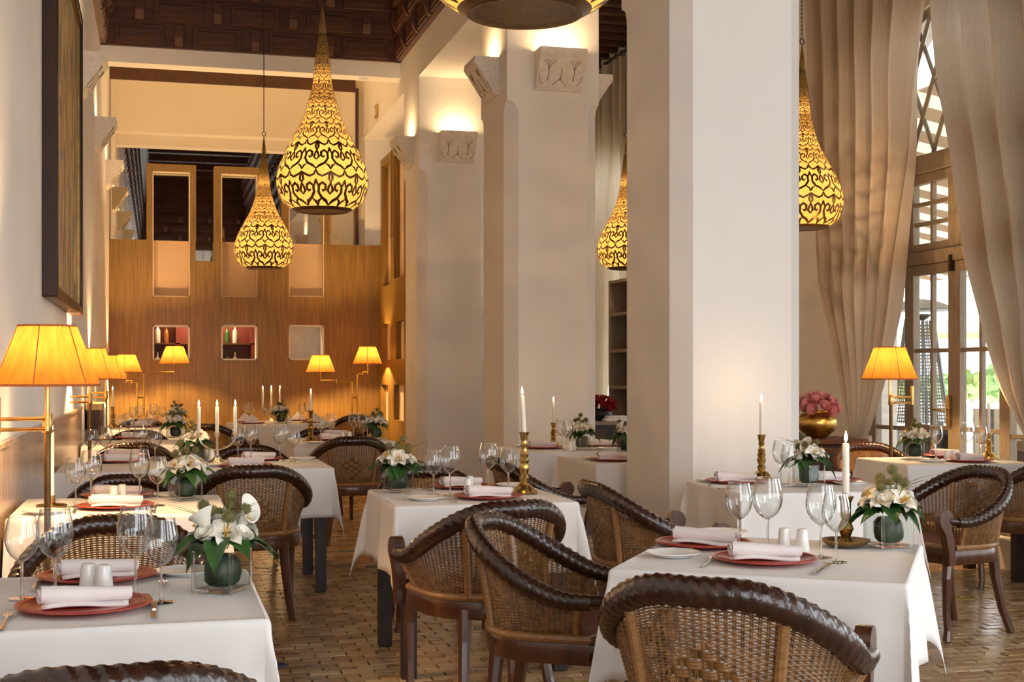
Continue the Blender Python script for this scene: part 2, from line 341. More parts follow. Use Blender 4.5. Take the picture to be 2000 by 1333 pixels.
# wainscot
wa = MB(); wa.box(XL, XL + .025, YF, 11.3, 0, 1.03); wa.box(XL, XL + .032, YF, 11.3, 1.03, 1.05)
struct('trim_5', wa, 'wainscot')
cab = thing('low_cabinet', 'low dark wooden cabinet against the painting wall beyond the wainscot', 'cabinet', (XL + .02, 12.72, 0))
MB().box(0, .11, -.55, .55, 0, 1.0).build('body', 'frame_wood', cab, smooth=False); MB().box(0, .13, -.58, .58, 1.0, 1.05).build('top', 'wood_screen', cab, smooth=False)
for k in (-.27, .27): MB().box(.11, .12, k - .24, k + .24, .08, .92).build('door', 'wood_edge', cab, smooth=False)
# floor tiles
def tile_mesh(m, k):
    l, w = .139, .0685; mb = MB(); mb.box(-l / 2, l / 2, -w / 2, w / 2, -.015, 0, bev=.004); return mb.mesh('tile', m, False)
TM = [tile_mesh(m, 0) for m in TILES]
def proj(X, Y, Z=0): d = X * sT + Y * cT; r = X * cT - Y * sT; return 1000 + F * r / d, HY - F * (Z - H) / d
OPEN = [(480, 1130, 735, 1333), (560, 1030, 700, 1180), (760, 1130, 850, 1333), (1880, 1100, 2000, 1333), (1640, 1265, 1720, 1333), (1870, 1110, 1960, 1300)]
cand = []; rest = [MB() for _ in TILES]; gx = .146; gy = .0745
j = 0; y = 2.0
while y < 16:
    i = 0; x = -.6
    while x < 5.6:
        X = x + (gx / 2 if j % 2 else 0); px, py = proj(X, y)
        if -60 < px < 2060 and py > 960:
            k = R.choices(range(8), [26, 20, 22, 9, 18, .9, .8, .5])[0]; tilt = R.gauss(0, .006), R.gauss(0, .009), R.gauss(0, .012); dz = R.gauss(0, .0012)
            vis = any(a <= px <= c and b <= py <= d for a, b, c, d in OPEN) and py < 1345
            cand.append((not vis, -py, X, y, dz, tilt, k))
        x += gx; i += 1
    y += gy; j += 1
cand.sort()
for n, (nv, _, X, y, dz, t, k) in enumerate(cand):
    if n < 295: obj('tile', TM[k], fl, (X, y, dz), t)
    else: rest[k].box(-.0695, .0695, -.034, .034, -.014, 0, T(X, y, dz, *t))
for k, mb in enumerate(rest):
    if mb.v: mb.build('tiling', TILES[k], fl, smooth=False, kind='stuff')
# ---------------------------------------------------------------- wooden screen with niches, mirror and bar behind
def xs(px, py, y=YS): return onY(px, py, y)
def wall_with_holes(mb, a0, a1, z0, z1, holes, put):
    za = sorted({z0, z1} | {h[2] for h in holes} | {h[3] for h in holes}); xa = sorted({a0, a1} | {h[0] for h in holes} | {h[1] for h in holes})
    for zi in range(len(za) - 1):
        run = None
        for xi in range(len(xa) - 1):
            cx, cz = (xa[xi] + xa[xi + 1]) / 2, (za[zi] + za[zi + 1]) / 2
            solid = a0 <= cx <= a1 and z0 <= cz <= z1 and not any(h[0] < cx < h[1] and h[2] < cz < h[3] for h in holes)
            if solid: put(mb, xa[xi], xa[xi + 1], za[zi], za[zi + 1])
ZS = 3.1; niche = []; squares = []
for a, b in ((298, 371), (432, 503), (564, 633)):
    x0, x1 = xs(a, 650)[0], xs(b, 650)[0]; squares.append((x0, x1, xs(a, 704)[1], xs(a, 635)[1])); niche.append((x0, x1, xs(a, 580)[1], ZS))
notch = [(xs(382, 500)[0], xs(417, 500)[0], xs(400, 510)[1], ZS)]
put = lambda mb, a, b, c, d: mb.box(a, b, YS, YS + .12, c, d)
ws = MB(); wall_with_holes(ws, XL, 2.98, 0, ZS, niche + squares + notch, put)
scr = struct('wall_screen', ws, 'wood_screen')
for (a, b, c, d), (px0, px1, py) in zip(niche, ((286, 383, 318), (418, 518, 325), (550, 645, 330))):
    o0, o1, zt = xs(px0, 400)[0], xs(px1, 400)[0], 4.12; zi = zt - .10
    fr = MB()
    for q in ((o0, a, ZS, zt), (b, o1, ZS, zt), (a, b, zi, zt)): fr.box(q[0], q[1], YS - .004, YS + .12, q[2], q[3])
    fr.build('niche_frame', 'wood_screen', scr, smooth=False)
    nb = MB(); nb.box(a, b, YS + .105, YS + .119, c, d); nb.box(a, a + .015, YS + .004, YS + .105, c, d); nb.box(b - .015, b, YS + .004, YS + .105, c, d); nb.box(a, b, YS + .004, YS + .105, c, c + .015)
    nb.box(a + .02, b - .02, YS + .06, YS + .104, d - .012, d + .0)
    nb.build('niche_back', 'niche_paint', scr, smooth=False)
    it = MB(); it.box(a, a + .012, YS, YS + .118, ZS, zi); it.box(b - .012, b, YS, YS + .118, ZS, zi); it.box(a, b, YS, YS + .118, zi - .012, zi)
    it.build('niche_lining', 'plaster_cream', scr, smooth=False)
for a, b, c, d in squares:
    t = MB(); w = .02
    for q in ((a, a + w, c, d), (b - w, b, c, d), (a, b, c, c + w), (a, b, d - w, d)): t.box(q[0], q[1], YS + .002, YS + .24, q[2], q[3])
    t.build('opening_lining', 'white_paint', scr, smooth=False)
MB().box(2.83, 2.86, YS - .015, YS, 0, ZS).build('seam_strip', 'wood_screen', scr, smooth=False)
mir = thing('mirror_wall', 'large wall mirror above the wooden screen reflecting the timber ceiling', 'mirror', (0, 0, 0))
m0, m1 = XL + .01, xs(697, 300)[0]
MB().box(m0, m1, YS + .14, YS + .15, 2.7, 5.25).build('mirror_glass', 'mirror', mir, smooth=False)
mf = MB(); mf.box(m0, m1, YS + .12, YS + .2, 5.25, 5.45); mf.box(m1, m1 + .04, YS + .11, YS + .2, 3.1, 5.3); mf.build('mirror_frame', 'wood_edge', mir, smooth=False)
# return screen along the arcade
XR = 2.97; rs = MB(); slots = []
for a, b, c, d in ((747, 762, 632, 704), (773, 789, 627, 702), (744, 758, 752, 826), (769, 789, 752, 822)):
    y1, y0 = onX(a, (c + d) / 2, XR)[0], onX(b, (c + d) / 2, XR)[0]; slots.append((y0, y1, onX((a + b) / 2, d, XR)[1], onX((a + b) / 2, c, XR)[1]))
yl = (onX(789, 500, XR)[0], onX(769, 500, XR)[0], onX(763, 500, XR)[0], onX(747, 500, XR)[0])
tall = [(yl[0], yl[1], 2.55, ZS), (yl[2], yl[3], 2.5, ZS)]
wall_with_holes(rs, 14.9, YS, 0, ZS, slots + tall, lambda mb, a, b, c, d: mb.box(XR, XR + .12, a, b, c, d))
ret = struct('wall_return_screen', rs, 'wood_screen')
for y0, y1, z0, z1 in slots: MB().box(XR + .07, XR + .11, y0, y1, z0, z1).build('slot_panel', 'plaster_cream', ret, smooth=False)
for y0, y1, z0, z1 in tall:
    f = MB(); f.box(XR - .004, XR + .12, y0 - .14, y0, ZS, 4.25); f.box(XR - .004, XR + .12, y1, y1 + .14, ZS, 4.25); f.box(XR - .004, XR + .12, y0, y1, 4.15, 4.25)
    f.build('niche_frame', 'wood_screen', ret, smooth=False)
    MB().box(XR + .08, XR + .115, y0, y1, z0, 4.15).build('niche_back', 'niche_paint', ret, smooth=False)
# bar behind the squares
struct('wall_bar', MB().box(XL, 2.0, YS + 1.4, YS + 1.5, 0, 3.1), 'bar_red')
struct('ceiling_bar', MB().box(XL, 2.98, YS + .4, YS + 1.9, 2.7, 2.8), 'plaster')
light('POINT', (.6, YS + .8, 2.5), 60, WARM2, .08)  # unseen light added in the bar to brighten shelves and bottles
white = MB(); white.prism([(1.55, 0), (2.2, 0), (2.3, 2.6), (1.75, 2.6)], YS + .75, YS + .95, 'y')
struct('pillar', white, 'white_paint')['label'] = 'white leaning pier seen through the third square opening of the screen'
shelf = thing('bar_shelf', 'wooden bar shelves seen through the square openings of the screen', 'shelf', (0, YS + 1.25, 0))
for z in (1.36, 1.75): MB().box(-.3, 1.5, -.14, .14, z - .02, z).build('shelf_board', 'wood_edge', shelf, smooth=False)
for x in (-.3, .25, 1.3): MB().box(x, x + .06, -.14, .14, 1.0, 2.2).build('upright', 'bar_red', shelf, smooth=False)
bprof = [(.036, 0), (.038, .01), (.038, .16), (.03, .19), (.013, .215), (.013, .28), (.016, .283), (.016, .30)]
bi = 0
for z, pre in ((1.36, 'lower'), (1.75, 'upper')):
    for bi, (x, m, d) in enumerate(((-.14, 'bottle_green', 'green'), (0, 'bottle_clear', 'clear'), (.12, 'bottle_amber', 'amber'), (.62, 'bottle_clear', 'clear'), (.74, 'bottle_amber', 'amber'), (.86, 'bottle_clear', 'clear'), (.97, 'bottle_green', 'green'), (1.08, 'bottle_clear', 'clear'))):
        b = thing('bottle', f'{d} bottle, {["first", "second", "third", "fourth", "fifth", "sixth", "seventh", "eighth"][bi]} along the {pre} bar shelf behind the {"first" if x < .3 else "middle"} square opening', 'bottle', (x, YS + 1.22, z), 0, 'bottles behind the screen')
        s = R.uniform(.85, 1.05); MB().lathe([(r, h * s) for r, h in bprof[:6]], 10).build('bottle_body', m, b); MB().lathe([(r, h * s) for r, h in bprof[5:]], 10).build('cap', 'black_paint', b)
# ---------------------------------------------------------------- plaster sconces
def sconce_proto():
    t = thing('wall_sconce', '', 'sconce'); w = .2
    mb = MB(); prof = [(0, 0), (0, -.32), (-.03, -.32), (-.215, -.045), (-.21, 0), (-.17, -.005), (-.17, -.04), (-.04, -.04), (-.04, 0)]
    for x0, x1 in ((-w, -w + .02), (w - .02, w)): mb.prism([(0, 0), (0, -.32), (-.03, -.32), (-.215, -.045), (-.21, 0)], x0, x1, 'x')
    mb.prism([(0, -.08), (0, -.32), (-.03, -.32), (-.215, -.045), (-.21, 0), (-.19, 0), (-.18, -.08)], -w + .02, w - .02, 'x')
    mb.build('body', 'plaster_carved', t, smooth=False)
    def face(u, z): f = (z + .32) / .275; return (u, -.03 - .185 * f - .002, z)
    for z in (-.052, -.066, -.08, -.3, -.286): MB().tube([face(-w, z), face(w, z)], .0035, 5).build('moulding', 'plaster_carved', t)
    mo = MB()
    for c in (-.11, 0, .11):
        mo.tube([face(c, -.25), face(c + .004, -.19), face(c, -.15)], .0035, 4)
        if c:
            for s in (-1, 1): mo.tube([face(c, -.17), face(c + s * .02, -.13), face(c + s * .045, -.10)], .003, 4); mo.tube([face(c, -.15), face(c + s * .006, -.12), face(c + s * .02, -.095)], .002, 4)
        else:
            for s in (-1, 1): mo.tube([face(c, -.225), face(c + s * .03, -.26), face(c + s * .06, -.28)], .003, 4)
    for s in (-1, 1): mo.tube([face(s * .19, -.2), face(s * .17, -.26), face(s * .14, -.28)], .003, 4)
    mo.build('carving', 'grout', t, kind='stuff')
    return freeze(t)
sc = sconce_proto()
def sconce(x, y, z, rz, label, e=E_SCONCE):
    place(sc, (x, y, z), rz, label, 'plaster wall sconces')
    n = Vector((math.sin(rz), -math.cos(rz), 0)) * .10
    light('AREA', (x + n.x, y + n.y, z - .02), e, WARM2, .26, (PI, 0, rz), 'sconce_light', size_y=.1)
for y, s in ((10.55, 'middle pillar'), (14.36, 'pillar by the wooden screen')):
    x, z = onY(1088 if y < 12 else 890, 104 if y < 12 else 262, y); sconce(x, y, z, 0, f'carved plaster sconce on the camera-facing side of the {s}')
    sconce(PX0, y + .45, z, -PI / 2, f'carved plaster sconce on the aisle-facing side of the {s}')
sconce(PX1, 11.0, 3.9, PI / 2, 'carved plaster sconce peeking out on the window-facing side of the middle pillar')
for y, s in ((11.5, 'just beyond the painting, topmost in view'), (14.35, 'second beyond the painting'), (17.2, 'last one before the mirror')):
    sconce(XL, y, 3.95, PI / 2, f'carved plaster sconce on the painting wall, {s}')
# cove light behind the header beam, as its soffit glows in the photograph
light('AREA', (1.1, 16.6, 3.3), E_COVE * 3, WARM2, 2.6, (PI, 0, 0), 'cove_light', size_y=.15)
light('AREA', (1.1, YS - .35, 6.4), E_COVE * 2.5, WARM2, 3.0, (math.radians(-50), 0, 0), 'cove_light', size_y=.2)
# ---------------------------------------------------------------- painting
pt = thing('painting', 'large abstract painting in a deep dark wooden frame on the plaster wall', 'painting', (XL, 9.03, 1.75))
fm = MB(); L2_, HH, B = 1.28, 2.2, .06
fm.box(0, .085, -L2_, -L2_ + B, 0, HH, bev=.008); fm.box(0, .085, L2_ - B, L2_, 0, HH, bev=.008); fm.box(0, .085, -L2_ + B, L2_ - B, 0, B, bev=.008); fm.box(0, .085, -L2_ + B, L2_ - B, HH - B, HH, bev=.008)
fm.build('frame', 'frame_wood', pt, smooth=False)
sl = MB(); q = L2_ - B
for a in ((-q, -q + .02, B, HH - B), (q - .02, q, B, HH - B), (-q, q, B, B + .02), (-q, q, HH - B - .02, HH - B)): sl.box(.0, .065, a[0], a[1], a[2], a[3])
sl.build('slip', 'brass_dark', pt, smooth=False)
MB().box(.02, .05, -q, q, B, HH - B).build('canvas', 'canvas', pt, smooth=False)
# small fittings
d = thing('ceiling_downlight', 'small round white downlight under the header beam', 'light', (2.35, 15.62, 4.80)); MB().lathe([(.05, 0), (.055, .004), (.055, .02)], 16).build('ring', 'white_paint', d)
v = thing('wall_vent', 'small brass wall fitting on the arcade near the header', 'fitting', (PX0, 17.2, 4.75)); MB().box(-.03, 0, -.08, .08, -.09, .09, bev=.008).build('body', 'brass', v); MB().lathe([(.05, 0), (.05, .02)], 12, T(-.05, 0, 0, 0, PI / 2)).build('lens', 'white_paint', v)
# ---------------------------------------------------------------- pendants
PS = .00344
prof_px = [(0, 49), (15, 73), (33, 83), (56, 88.5), (82, 85), (112, 73), (150, 53), (187, 35), (243, 20), (300, 13), (345, 7)]
def prad(h):
    h /= PS
    for i in range(len(prof_px) - 1):
        (a, r0), (b, r1) = prof_px[i], prof_px[i + 1]
        if h <= b:
            t = (h - a) / (b - a); rm = prof_px[max(i - 1, 0)]; rn = prof_px[min(i + 2, len(prof_px) - 1)]
            m0 = (r1 - rm[1]) / (b - rm[0]) * (b - a) if i else (r1 - r0); m1 = (rn[1] - r0) / (rn[0] - a) * (b - a)
            return PS * ((2 * t ** 3 - 3 * t * t + 1) * r0 + (t ** 3 - 2 * t * t + t) * m0 + (-2 * t ** 3 + 3 * t * t) * r1 + (t ** 3 - t * t) * m1)
    return PS * 7
def spiral(cx, cy, r0, r1, a0, turns, n=13): return [(cx + (r0 + (r1 - r0) * i / n) * math.cos(a0 + turns * 2 * PI * i / n), cy + (r0 + (r1 - r0) * i / n) * math.sin(a0 + turns * 2 * PI * i / n)) for i in range(n + 1)]
def motif():
    cs = []
    for s in (-1, 1):
        f = lambda pts: [(.5 + s * x, y) for x, y in pts]
        cs.append((f([(0, .02), (.12, .12), (.30, .2), (.42, .36), (.40, .54), (.28, .62), (.17, .55), (.17, .43), (.25, .39), (.30, .44)]), .055))
        cs.append((f([(0, .95), (.13, .86), (.30, .80), (.44, .86), (.5, 1.0)]), .045))
        cs.append((f([(.5, .0), (.44, .12), (.34, .18)]), .05))
        cs.append((f([(0, .62), (.06, .72), (.05, .82), (0, .95)]), .05))
        cs.append((f([(0, .30), (.09, .40), (.06, .5), (0, .62)]), .05))
        cs.append((f([(.42, .5), (.47, .62), (.5, .72)]), .045))
    return cs
def ribbons(mb, N, h0, h1):
    cs = motif(); h = h0; row = 0
    while h < h1:
        R_ = prad(h); N = 10 if R_ > .16 else 8 if R_ > .085 else 6 if R_ > .045 else 4
        w = 2 * PI * R_ / N; hh = w * 1.3
        w2 = 2 * PI * prad(min(h + hh / 2, 1.17)) / N; hh = max(w2 * 1.3, .028)
        n = N
        for k in range(n):
            for pts, wd in cs:
                P = []
                for (x, y) in pts:
                    P.append(((k + x + (row % 2) * .5) / n * 2 * PI, h + y * hh))
                vs = []; m = len(P)
                for i, (a, z) in enumerate(P):
                    a0, z0 = P[max(i - 1, 0)]; a1, z1 = P[min(i + 1, m - 1)]; r = prad(z) + .005
                    dx, dz = (a1 - a0) * r, z1 - z0; l = math.hypot(dx, dz) or 1; nx, nz = -dz / l, dx / l; ww = wd * w2 * (1 if 0 < i < m - 1 else .5) * (.85 - .1 * ss(.03, .16, w2) + .25 * ss(.12, .2, w2))
                    for sg in (-1, 1):
                        aa, zz = a + sg * nx * ww / r, z + sg * nz * ww; rr = prad(max(zz, 0)) + .005; vs.append((rr * math.cos(aa), rr * math.sin(aa), zz))
                mb.add(vs, [(2 * i, 2 * i + 1, 2 * i + 3, 2 * i + 2) for i in range(m - 1)])
        h += hh; row += 1
mat('filigree', (.16, .085, .03), .38, .85, c2=(.09, .045, .018), scale=40)
def pendant_proto():
    t = thing('pendant_lantern', '', 'lantern')
    hs = [i / 40 * 345 * PS for i in range(41)]
    MB().lathe([(prad(h), h) for h in hs], 40, caps=False).build('liner', 'liner', t)
    fi = MB(); ribbons(fi, 9, .016, 338 * PS)
    o = fi.build('filigree', 'filigree', t, kind='stuff')
    b = MB(); b.lathe([(prad(h) + .004, h) for h in (0, .006, .012, .018)], 40, caps=False); b.lathe([(.02, .03), (.12, .018), (prad(0), .0), (prad(0) + .006, .0), (prad(0) + .004, .006)], 40); b.build('base_ring', 'filigree', t)
    MB().lathe([(.026, 343 * PS), (.022, 360 * PS), (.012, 385 * PS), (.006, 397 * PS), (.004, 402 * PS)], 14).build('neck', 'brass_dark', t)
    rg = MB(); rg.tube([(.022 * math.cos(a), 0, 404 * PS + .02 + .022 * math.sin(a)) for a in [2 * PI * i / 14 for i in range(15)]], .004, 6, up=(0, 1, 0), caps=False); rg.build('hook', 'iron', t)
    ch = MB(); z = 404 * PS + .045
    for k in range(120):
        zz = z + k * .03; a = PI / 2 * (k % 2)
        ch.tube([(.009 * math.cos(w) * math.cos(a), .009 * math.cos(w) * math.sin(a), zz + .02 + .02 * math.sin(w)) for w in [2 * PI * i / 8 for i in range(9)]], .0026, 4, up=(-math.sin(a), math.cos(a), 0), caps=False)
    ch.build('chain', 'iron', t)
    return freeze(t)
pp = pendant_proto()
for x, y, lab in ((1.07, 3.85, 'pendant lantern hanging over the camera side, only its round base in view'), (1.07, 8.93, 'large openwork brass pendant lantern hanging over the middle aisle'), (1.07, 14.0, 'smaller looking brass pendant lantern hanging in front of the wooden screen'),
                  (4.74, 13.08, 'brass pendant lantern half hidden between the middle and the first pillar'), (4.68, 9.05, 'brass pendant lantern beside the pale curtain, half hidden by the first pillar')):
    place(pp, (x, y, 2.41), R.random(), lab, 'openwork teardrop pendants')
    light('POINT', (x, y, 2.41 + .24), E_PENDANT, WARM2, .015, name='pendant_light'); light('POINT', (x, y, 2.41 + .64), 6, WARM2, .01, name='pendant_light'); light('POINT', (x, y, 2.41 + .90), 2, WARM2, .008, name='pendant_light')  # weaker lights above the bulb are added to brighten the lantern's neck
# ---------------------------------------------------------------- swing arm floor lamps
def shade_parts(parent, x, y, zb, s=1.0):
    rb, rt, h = .192 * s, .105 * s, .232 * s; n = 144
    mb = MB(); mb.lathe([(rb + (rt - rb) * i / 6, zb + h * i / 6) for i in range(7)], n, T(x, y, 0), rmod=lambda a, z: 1 + .016 * math.cos(a * 36) , caps=False)
    sh = mb.build('lamp_shade', 'shade', parent)
    tr = MB(); tr.lathe([(rb + .002, zb), (rb + .0035, zb + .004), (rb, zb + .009), (rb - .004, zb + .004), (rb + .002, zb)], 48, T(x, y, 0), caps=False); tr.build('shade_trim', 'shade_trim', sh); tr = MB(); tr.lathe([(rt + .002, zb + h - .008), (rt + .003, zb + h), (rt - .004, zb + h), (rt - .003, zb + h - .008)], 48, T(x, y, 0), caps=False)
    tr.build('shade_trim', 'shade_trim', sh)
    for k in range(6): rib = MB(); a = 2 * PI * k / 6 + .35; rib.tube([(x + (rb + .002) * math.cos(a), y + (rb + .002) * math.sin(a), zb), (x + (rt + .002) * math.cos(a), y + (rt + .002) * math.sin(a), zb + h)], .0022, 4); rib.build('shade_rib', 'shade_trim', sh)
    light('POINT', (x, y, zb + h * .5), E_SHADE, WARM, .03, name='shade_light', parent=parent)
def floor_lamp(loc, ang, zb, label, reach=.18):
    t = thing('floor_lamp', label, 'lamp', loc, ang)
    MB().lathe([(.13, 0), (.13, .012), (.05, .03), (.014, .045)], 28).build('base', 'brass_dark', t)
    zc = zb - .13
    MB().tube([(0, 0, .03), (0, 0, zc - .02)], .0125, 12).build('pole', 'bronze', t)
    MB().lathe([(.017, zc - .05), (.019, zc - .045), (.019, zc + .02), (.016, zc + .025)], 14).build('collar', 'brass', t)
    a = MB()
    for z in (zc - .035, zc + .005): a.tube([(0, 0, z), (reach, 0, z)], .007, 8)
    for z in (zc - .033, zc + .007): a.tube([(reach, 0, z), (0, .016, z)], .006, 8)
    a.build('swing_arm', 'brass', t)
    MB().lathe([(.013, zc - .05), (.013, zc + .085)], 10, T(reach, 0, 0)).build('elbow', 'brass', t)
    MB().tube([(0, .016, zc - .04), (0, .016, zb + .14)], .009, 8).build('stem', 'brass', t)
    shade_parts(t, 0, .016, zb)
    return t
floor_lamp((-.405, 5.32, 0), PI, 1.278, 'brass swing-arm floor lamp with the largest pleated orange shade')
def lamp_at(px, py_bottom, d_w, X, ang, label, **k):
    t_ = (px - 1000) / F; dd = X / (t_ * cT + sT) if abs(X) > 1e-6 else 5
    return floor_lamp((X, dd * (cT - t_ * sT), 0), ang, H + (HY - py_bottom) * dd / F, label, **k)
lamp_at(175, 742, 0, -.48, PI, 'brass swing-arm floor lamp with pleated shade, just behind the largest one', reach=.24)
lamp_at(207, 742, 0, -.47, PI, 'brass swing-arm floor lamp with pleated shade, third along the painting wall')
lamp_at(1740, 742, 0, 5.0, 0, 'brass swing-arm floor lamp with orange shade in front of the french doors', reach=.17)
def twin_lamp(Y, pa, pb, sa, sb, ja, jb, label):       # pa/pb posts (px, top py), sa/sb shades (px, bottom py)
    xa, za = onY(*pa, Y); xb, zb = onY(*pb, Y); t = thing('floor_lamp', label, 'lamp', ((xa + xb) / 2, Y, 0)); ox = (xa + xb) / 2
    MB().lathe([(.15, 0), (.15, .012), (.05, .03), (.014, .045)], 28).build('base', 'brass_dark', t)
    for x, z in ((xa, za), (xb, zb)): MB().tube([(x - ox, 0, .03), (x - ox, 0, z)], .011, 8).build('pole', 'brass', t)
    zc = onY(pa[0], 777, Y)[1]; MB().tube([(xa - ox, 0, zc), (xb - ox, 0, zc)], .011, 8).build('crossbar', 'brass', t)
    for (px, pz), (sx_, sy_) in (((xa, za), sa), ((xb, zb), sb)):
        x, z = onY(sx_, sy_, Y); a = MB(); mid = (px + x) / 2
        a.tube([(px - ox, 0, pz), (mid - ox, -.02, pz)], .008, 8); a.tube([(mid - ox, -.02, pz - .01), (mid - ox, -.02, pz + .035)], .009, 8); a.tube([(mid - ox, -.02, pz + .025), (x - ox, 0, pz + .025)], .008, 8); a.tube([(x - ox, 0, pz), (x - ox, 0, z + .1)], .008, 8)
        a.build('swing_arm', 'brass', t); shade_parts(t, x - ox, 0, z)
twin_lamp(17.6, (268, 748), (281, 731), (247, 728), (341, 711), 0, 0, 'twin-post brass floor lamp with two shades by the corner of the painting wall')
twin_lamp(17.5, (688, 747), (698, 731), (626, 728), (718, 711), 0, 0, 'twin-post brass floor lamp with two shades by the return of the screen')
# ---------------------------------------------------------------- wicker chairs
def chair_proto():
    t = thing('wicker_chair', '', 'chair')
    A, B_, AR = .29, .265, .2; a2, b2, f2 = .235, .215, .17; zs = .445
    el = []; N = 400
    def path(a, b, fwd):                                  # U-shaped plan by arc length, t in -1..1, 0 at the back
        pts = [(-a, fwd)] + [(a * math.sin(-PI / 2 + PI * i / 80), -b * math.cos(-PI / 2 + PI * i / 80)) for i in range(81)] + [(a, fwd)]
        L = [0]
        for p, q in zip(pts, pts[1:]): L.append(L[-1] + math.hypot(q[0] - p[0], q[1] - p[1]))
        def f(u):
            s = (u + 1) / 2 * L[-1]; k = 0
            while k < len(L) - 2 and L[k + 1] < s: k += 1
            w = (s - L[k]) / (L[k + 1] - L[k]); return pts[k][0] + (pts[k + 1][0] - pts[k][0]) * w, pts[k][1] + (pts[k + 1][1] - pts[k][1]) * w
        return f
    top, bot = path(A, B_, AR), path(a2, b2, f2)
    def zr(u): q = abs(u); return .575 + .205 * (1 - ss(.10, .92, q))
    def surf(u, v):
        x0, y0 = bot(u); x1, y1 = top(u); z1 = zr(u) - .01; k = v ** 1.25 if True else v
        return Vector((x0 + (x1 - x0) * k, y0 + (y1 - y0) * k - 0, zs + (z1 - zs) * v))
    # braided rim
    n = 210; us = [-1 + 2 * i / n for i in range(n + 1)]
    rp = [Vector((*top(u), zr(u))) for u in us]
    for p, u in zip(rp, us): p.x *= 1.0 + .03 * (1 - abs(u)); p.y -= .012 * (1 - abs(u))
    rim = MB(); rim.tube(rp, lambda s: .031 - .009 * ss(.6, 1, abs(2 * s - 1)), 18, ex=.95, ey=1.15, rm=lambda w, i: 1 + .06 * math.cos(3 * w + i * 1.35) * (1 if 4 < i < n - 4 else 0) + .02 * math.cos(6 * w - i * 1.35))
    rim.build('rim', 'rattan_rim', t)
    # woven panel: stakes and weavers really pass over and under
    we = MB(); NS, NR = 62, 44; U = .95
    nrm = {}
    def sn(u, v):
        d = .01; a = surf(min(u + d, 1), v) - surf(max(u - d, -1), v); b = surf(u, min(v + d, 1)) - surf(u, max(v - d, 0)); return a.cross(b).normalized()
    for i in range(NS + 1):
        u = -U + 2 * U * i / NS
        for du in (-.0025, .0055):
            vs = [];
            for j in range(9):
                v = j / 8; p = surf(u + du, v); q = surf(u + du + .0065, v); nn = sn(u, v); vs += [p, (p + q) / 2 + nn * .0022, q, (p + q) / 2 - nn * .0022]
            we.add(vs, [(j * 4 + k, j * 4 + (k + 1) % 4, j * 4 + 4 + (k + 1) % 4, j * 4 + 4 + k) for j in range(8) for k in range(4)])
    for j in range(NR):
        v = (j + .5) / NR; dv = .5 / NR * .66; dv0 = dv; vs = []
        for i in range(NS * 2 + 1):
            u = -U + U * i / NS; ii = i / 2
            uu, vv = abs(u) / .17, abs(v - .42) / .27; dv = dv0 * (1.55 if uu + vv < 1 else 1)
            p0, p2 = surf(u, v - dv), surf(u, v + dv); nn = sn(u, v)
            if uu + vv < 1: s = math.cos(PI * (ii / 2 + (j // 3))) ; s = max(-1, min(1, s * 2.2)); amp = .0065
            else: s = math.cos(PI * (ii + j)); amp = .0034
            o = nn * (amp * s); vs += [p0 + o, (p0 + p2) / 2 + o + nn * .0016, p2 + o, (p0 + p2) / 2 + o - nn * .0016]
        m = NS * 2; we.add(vs, [(i * 4 + k, i * 4 + (k + 1) % 4, i * 4 + 4 + (k + 1) % 4, i * 4 + 4 + k) for i in range(m) for k in range(4)])
    we.build('woven_panel', 'rattan', t, kind='stuff')
    wrap = lambda w, i: 1 + (.07 if i % 2 else 0)
    for u in (-.30, .30):
        P = [surf(u, i / 44 * .97) - sn(u, .5) * -.0 for i in range(45)]; o = sn(u, .5); o = o if o.dot(Vector((*bot(u), 0))) > 0 else -o
        MB().tube([p + o * .010 for p in P], .014, 8, rm=wrap).build('back_post', 'rattan_post', t)
    for s in (-1, 1):
        u = s * .93; P = [surf(u, i / 30 * .95) for i in range(31)]; MB().tube(P, .012, 8, rm=wrap).build('arm_stay', 'rattan_post', t)
    # seat
    op = [bot(-1 + 2 * i / 60) for i in range(61)]; fr = [(a2 - 2 * a2 * i / 12, f2 + .05 * math.sin(PI * i / 12)) for i in range(1, 12)]; loop = op + fr
    ap = MB()
    def ringz(z, k): return [(x * k, y * k, z) for x, y in loop]
    m = len(loop); lv = [(.365, .97), (.365, 1.06), (.37, 1.075), (.428, 1.075), (.435, 1.06), (.435, .9)]
    ap.add(sum([ringz(z, k) for z, k in lv], []), [(l * m + i, l * m + (i + 1) % m, l * m + m + (i + 1) % m, l * m + m + i) for l in range(5) for i in range(m)])
    ap.build('seat_frame', 'chair_wood', t)
    MB().tube([(x * 1.045, y * 1.045, .447) for x, y in loop + loop[:1]], .0145, 8, rm=wrap, caps=False).build('seat_binding', 'rattan_post', t)
    st = MB(); lv = [(.448, .99), (.462, .93), (.47, .7), (.473, .3)]
    st.add(sum([ringz(z, k) for z, k in lv], []) , [(l * m + i, l * m + (i + 1) % m, l * m + m + (i + 1) % m, l * m + m + i) for l in range(3) for i in range(m)] + [tuple(range(3 * m, 4 * m))])
    st.build('seat', 'seat_weave', t)
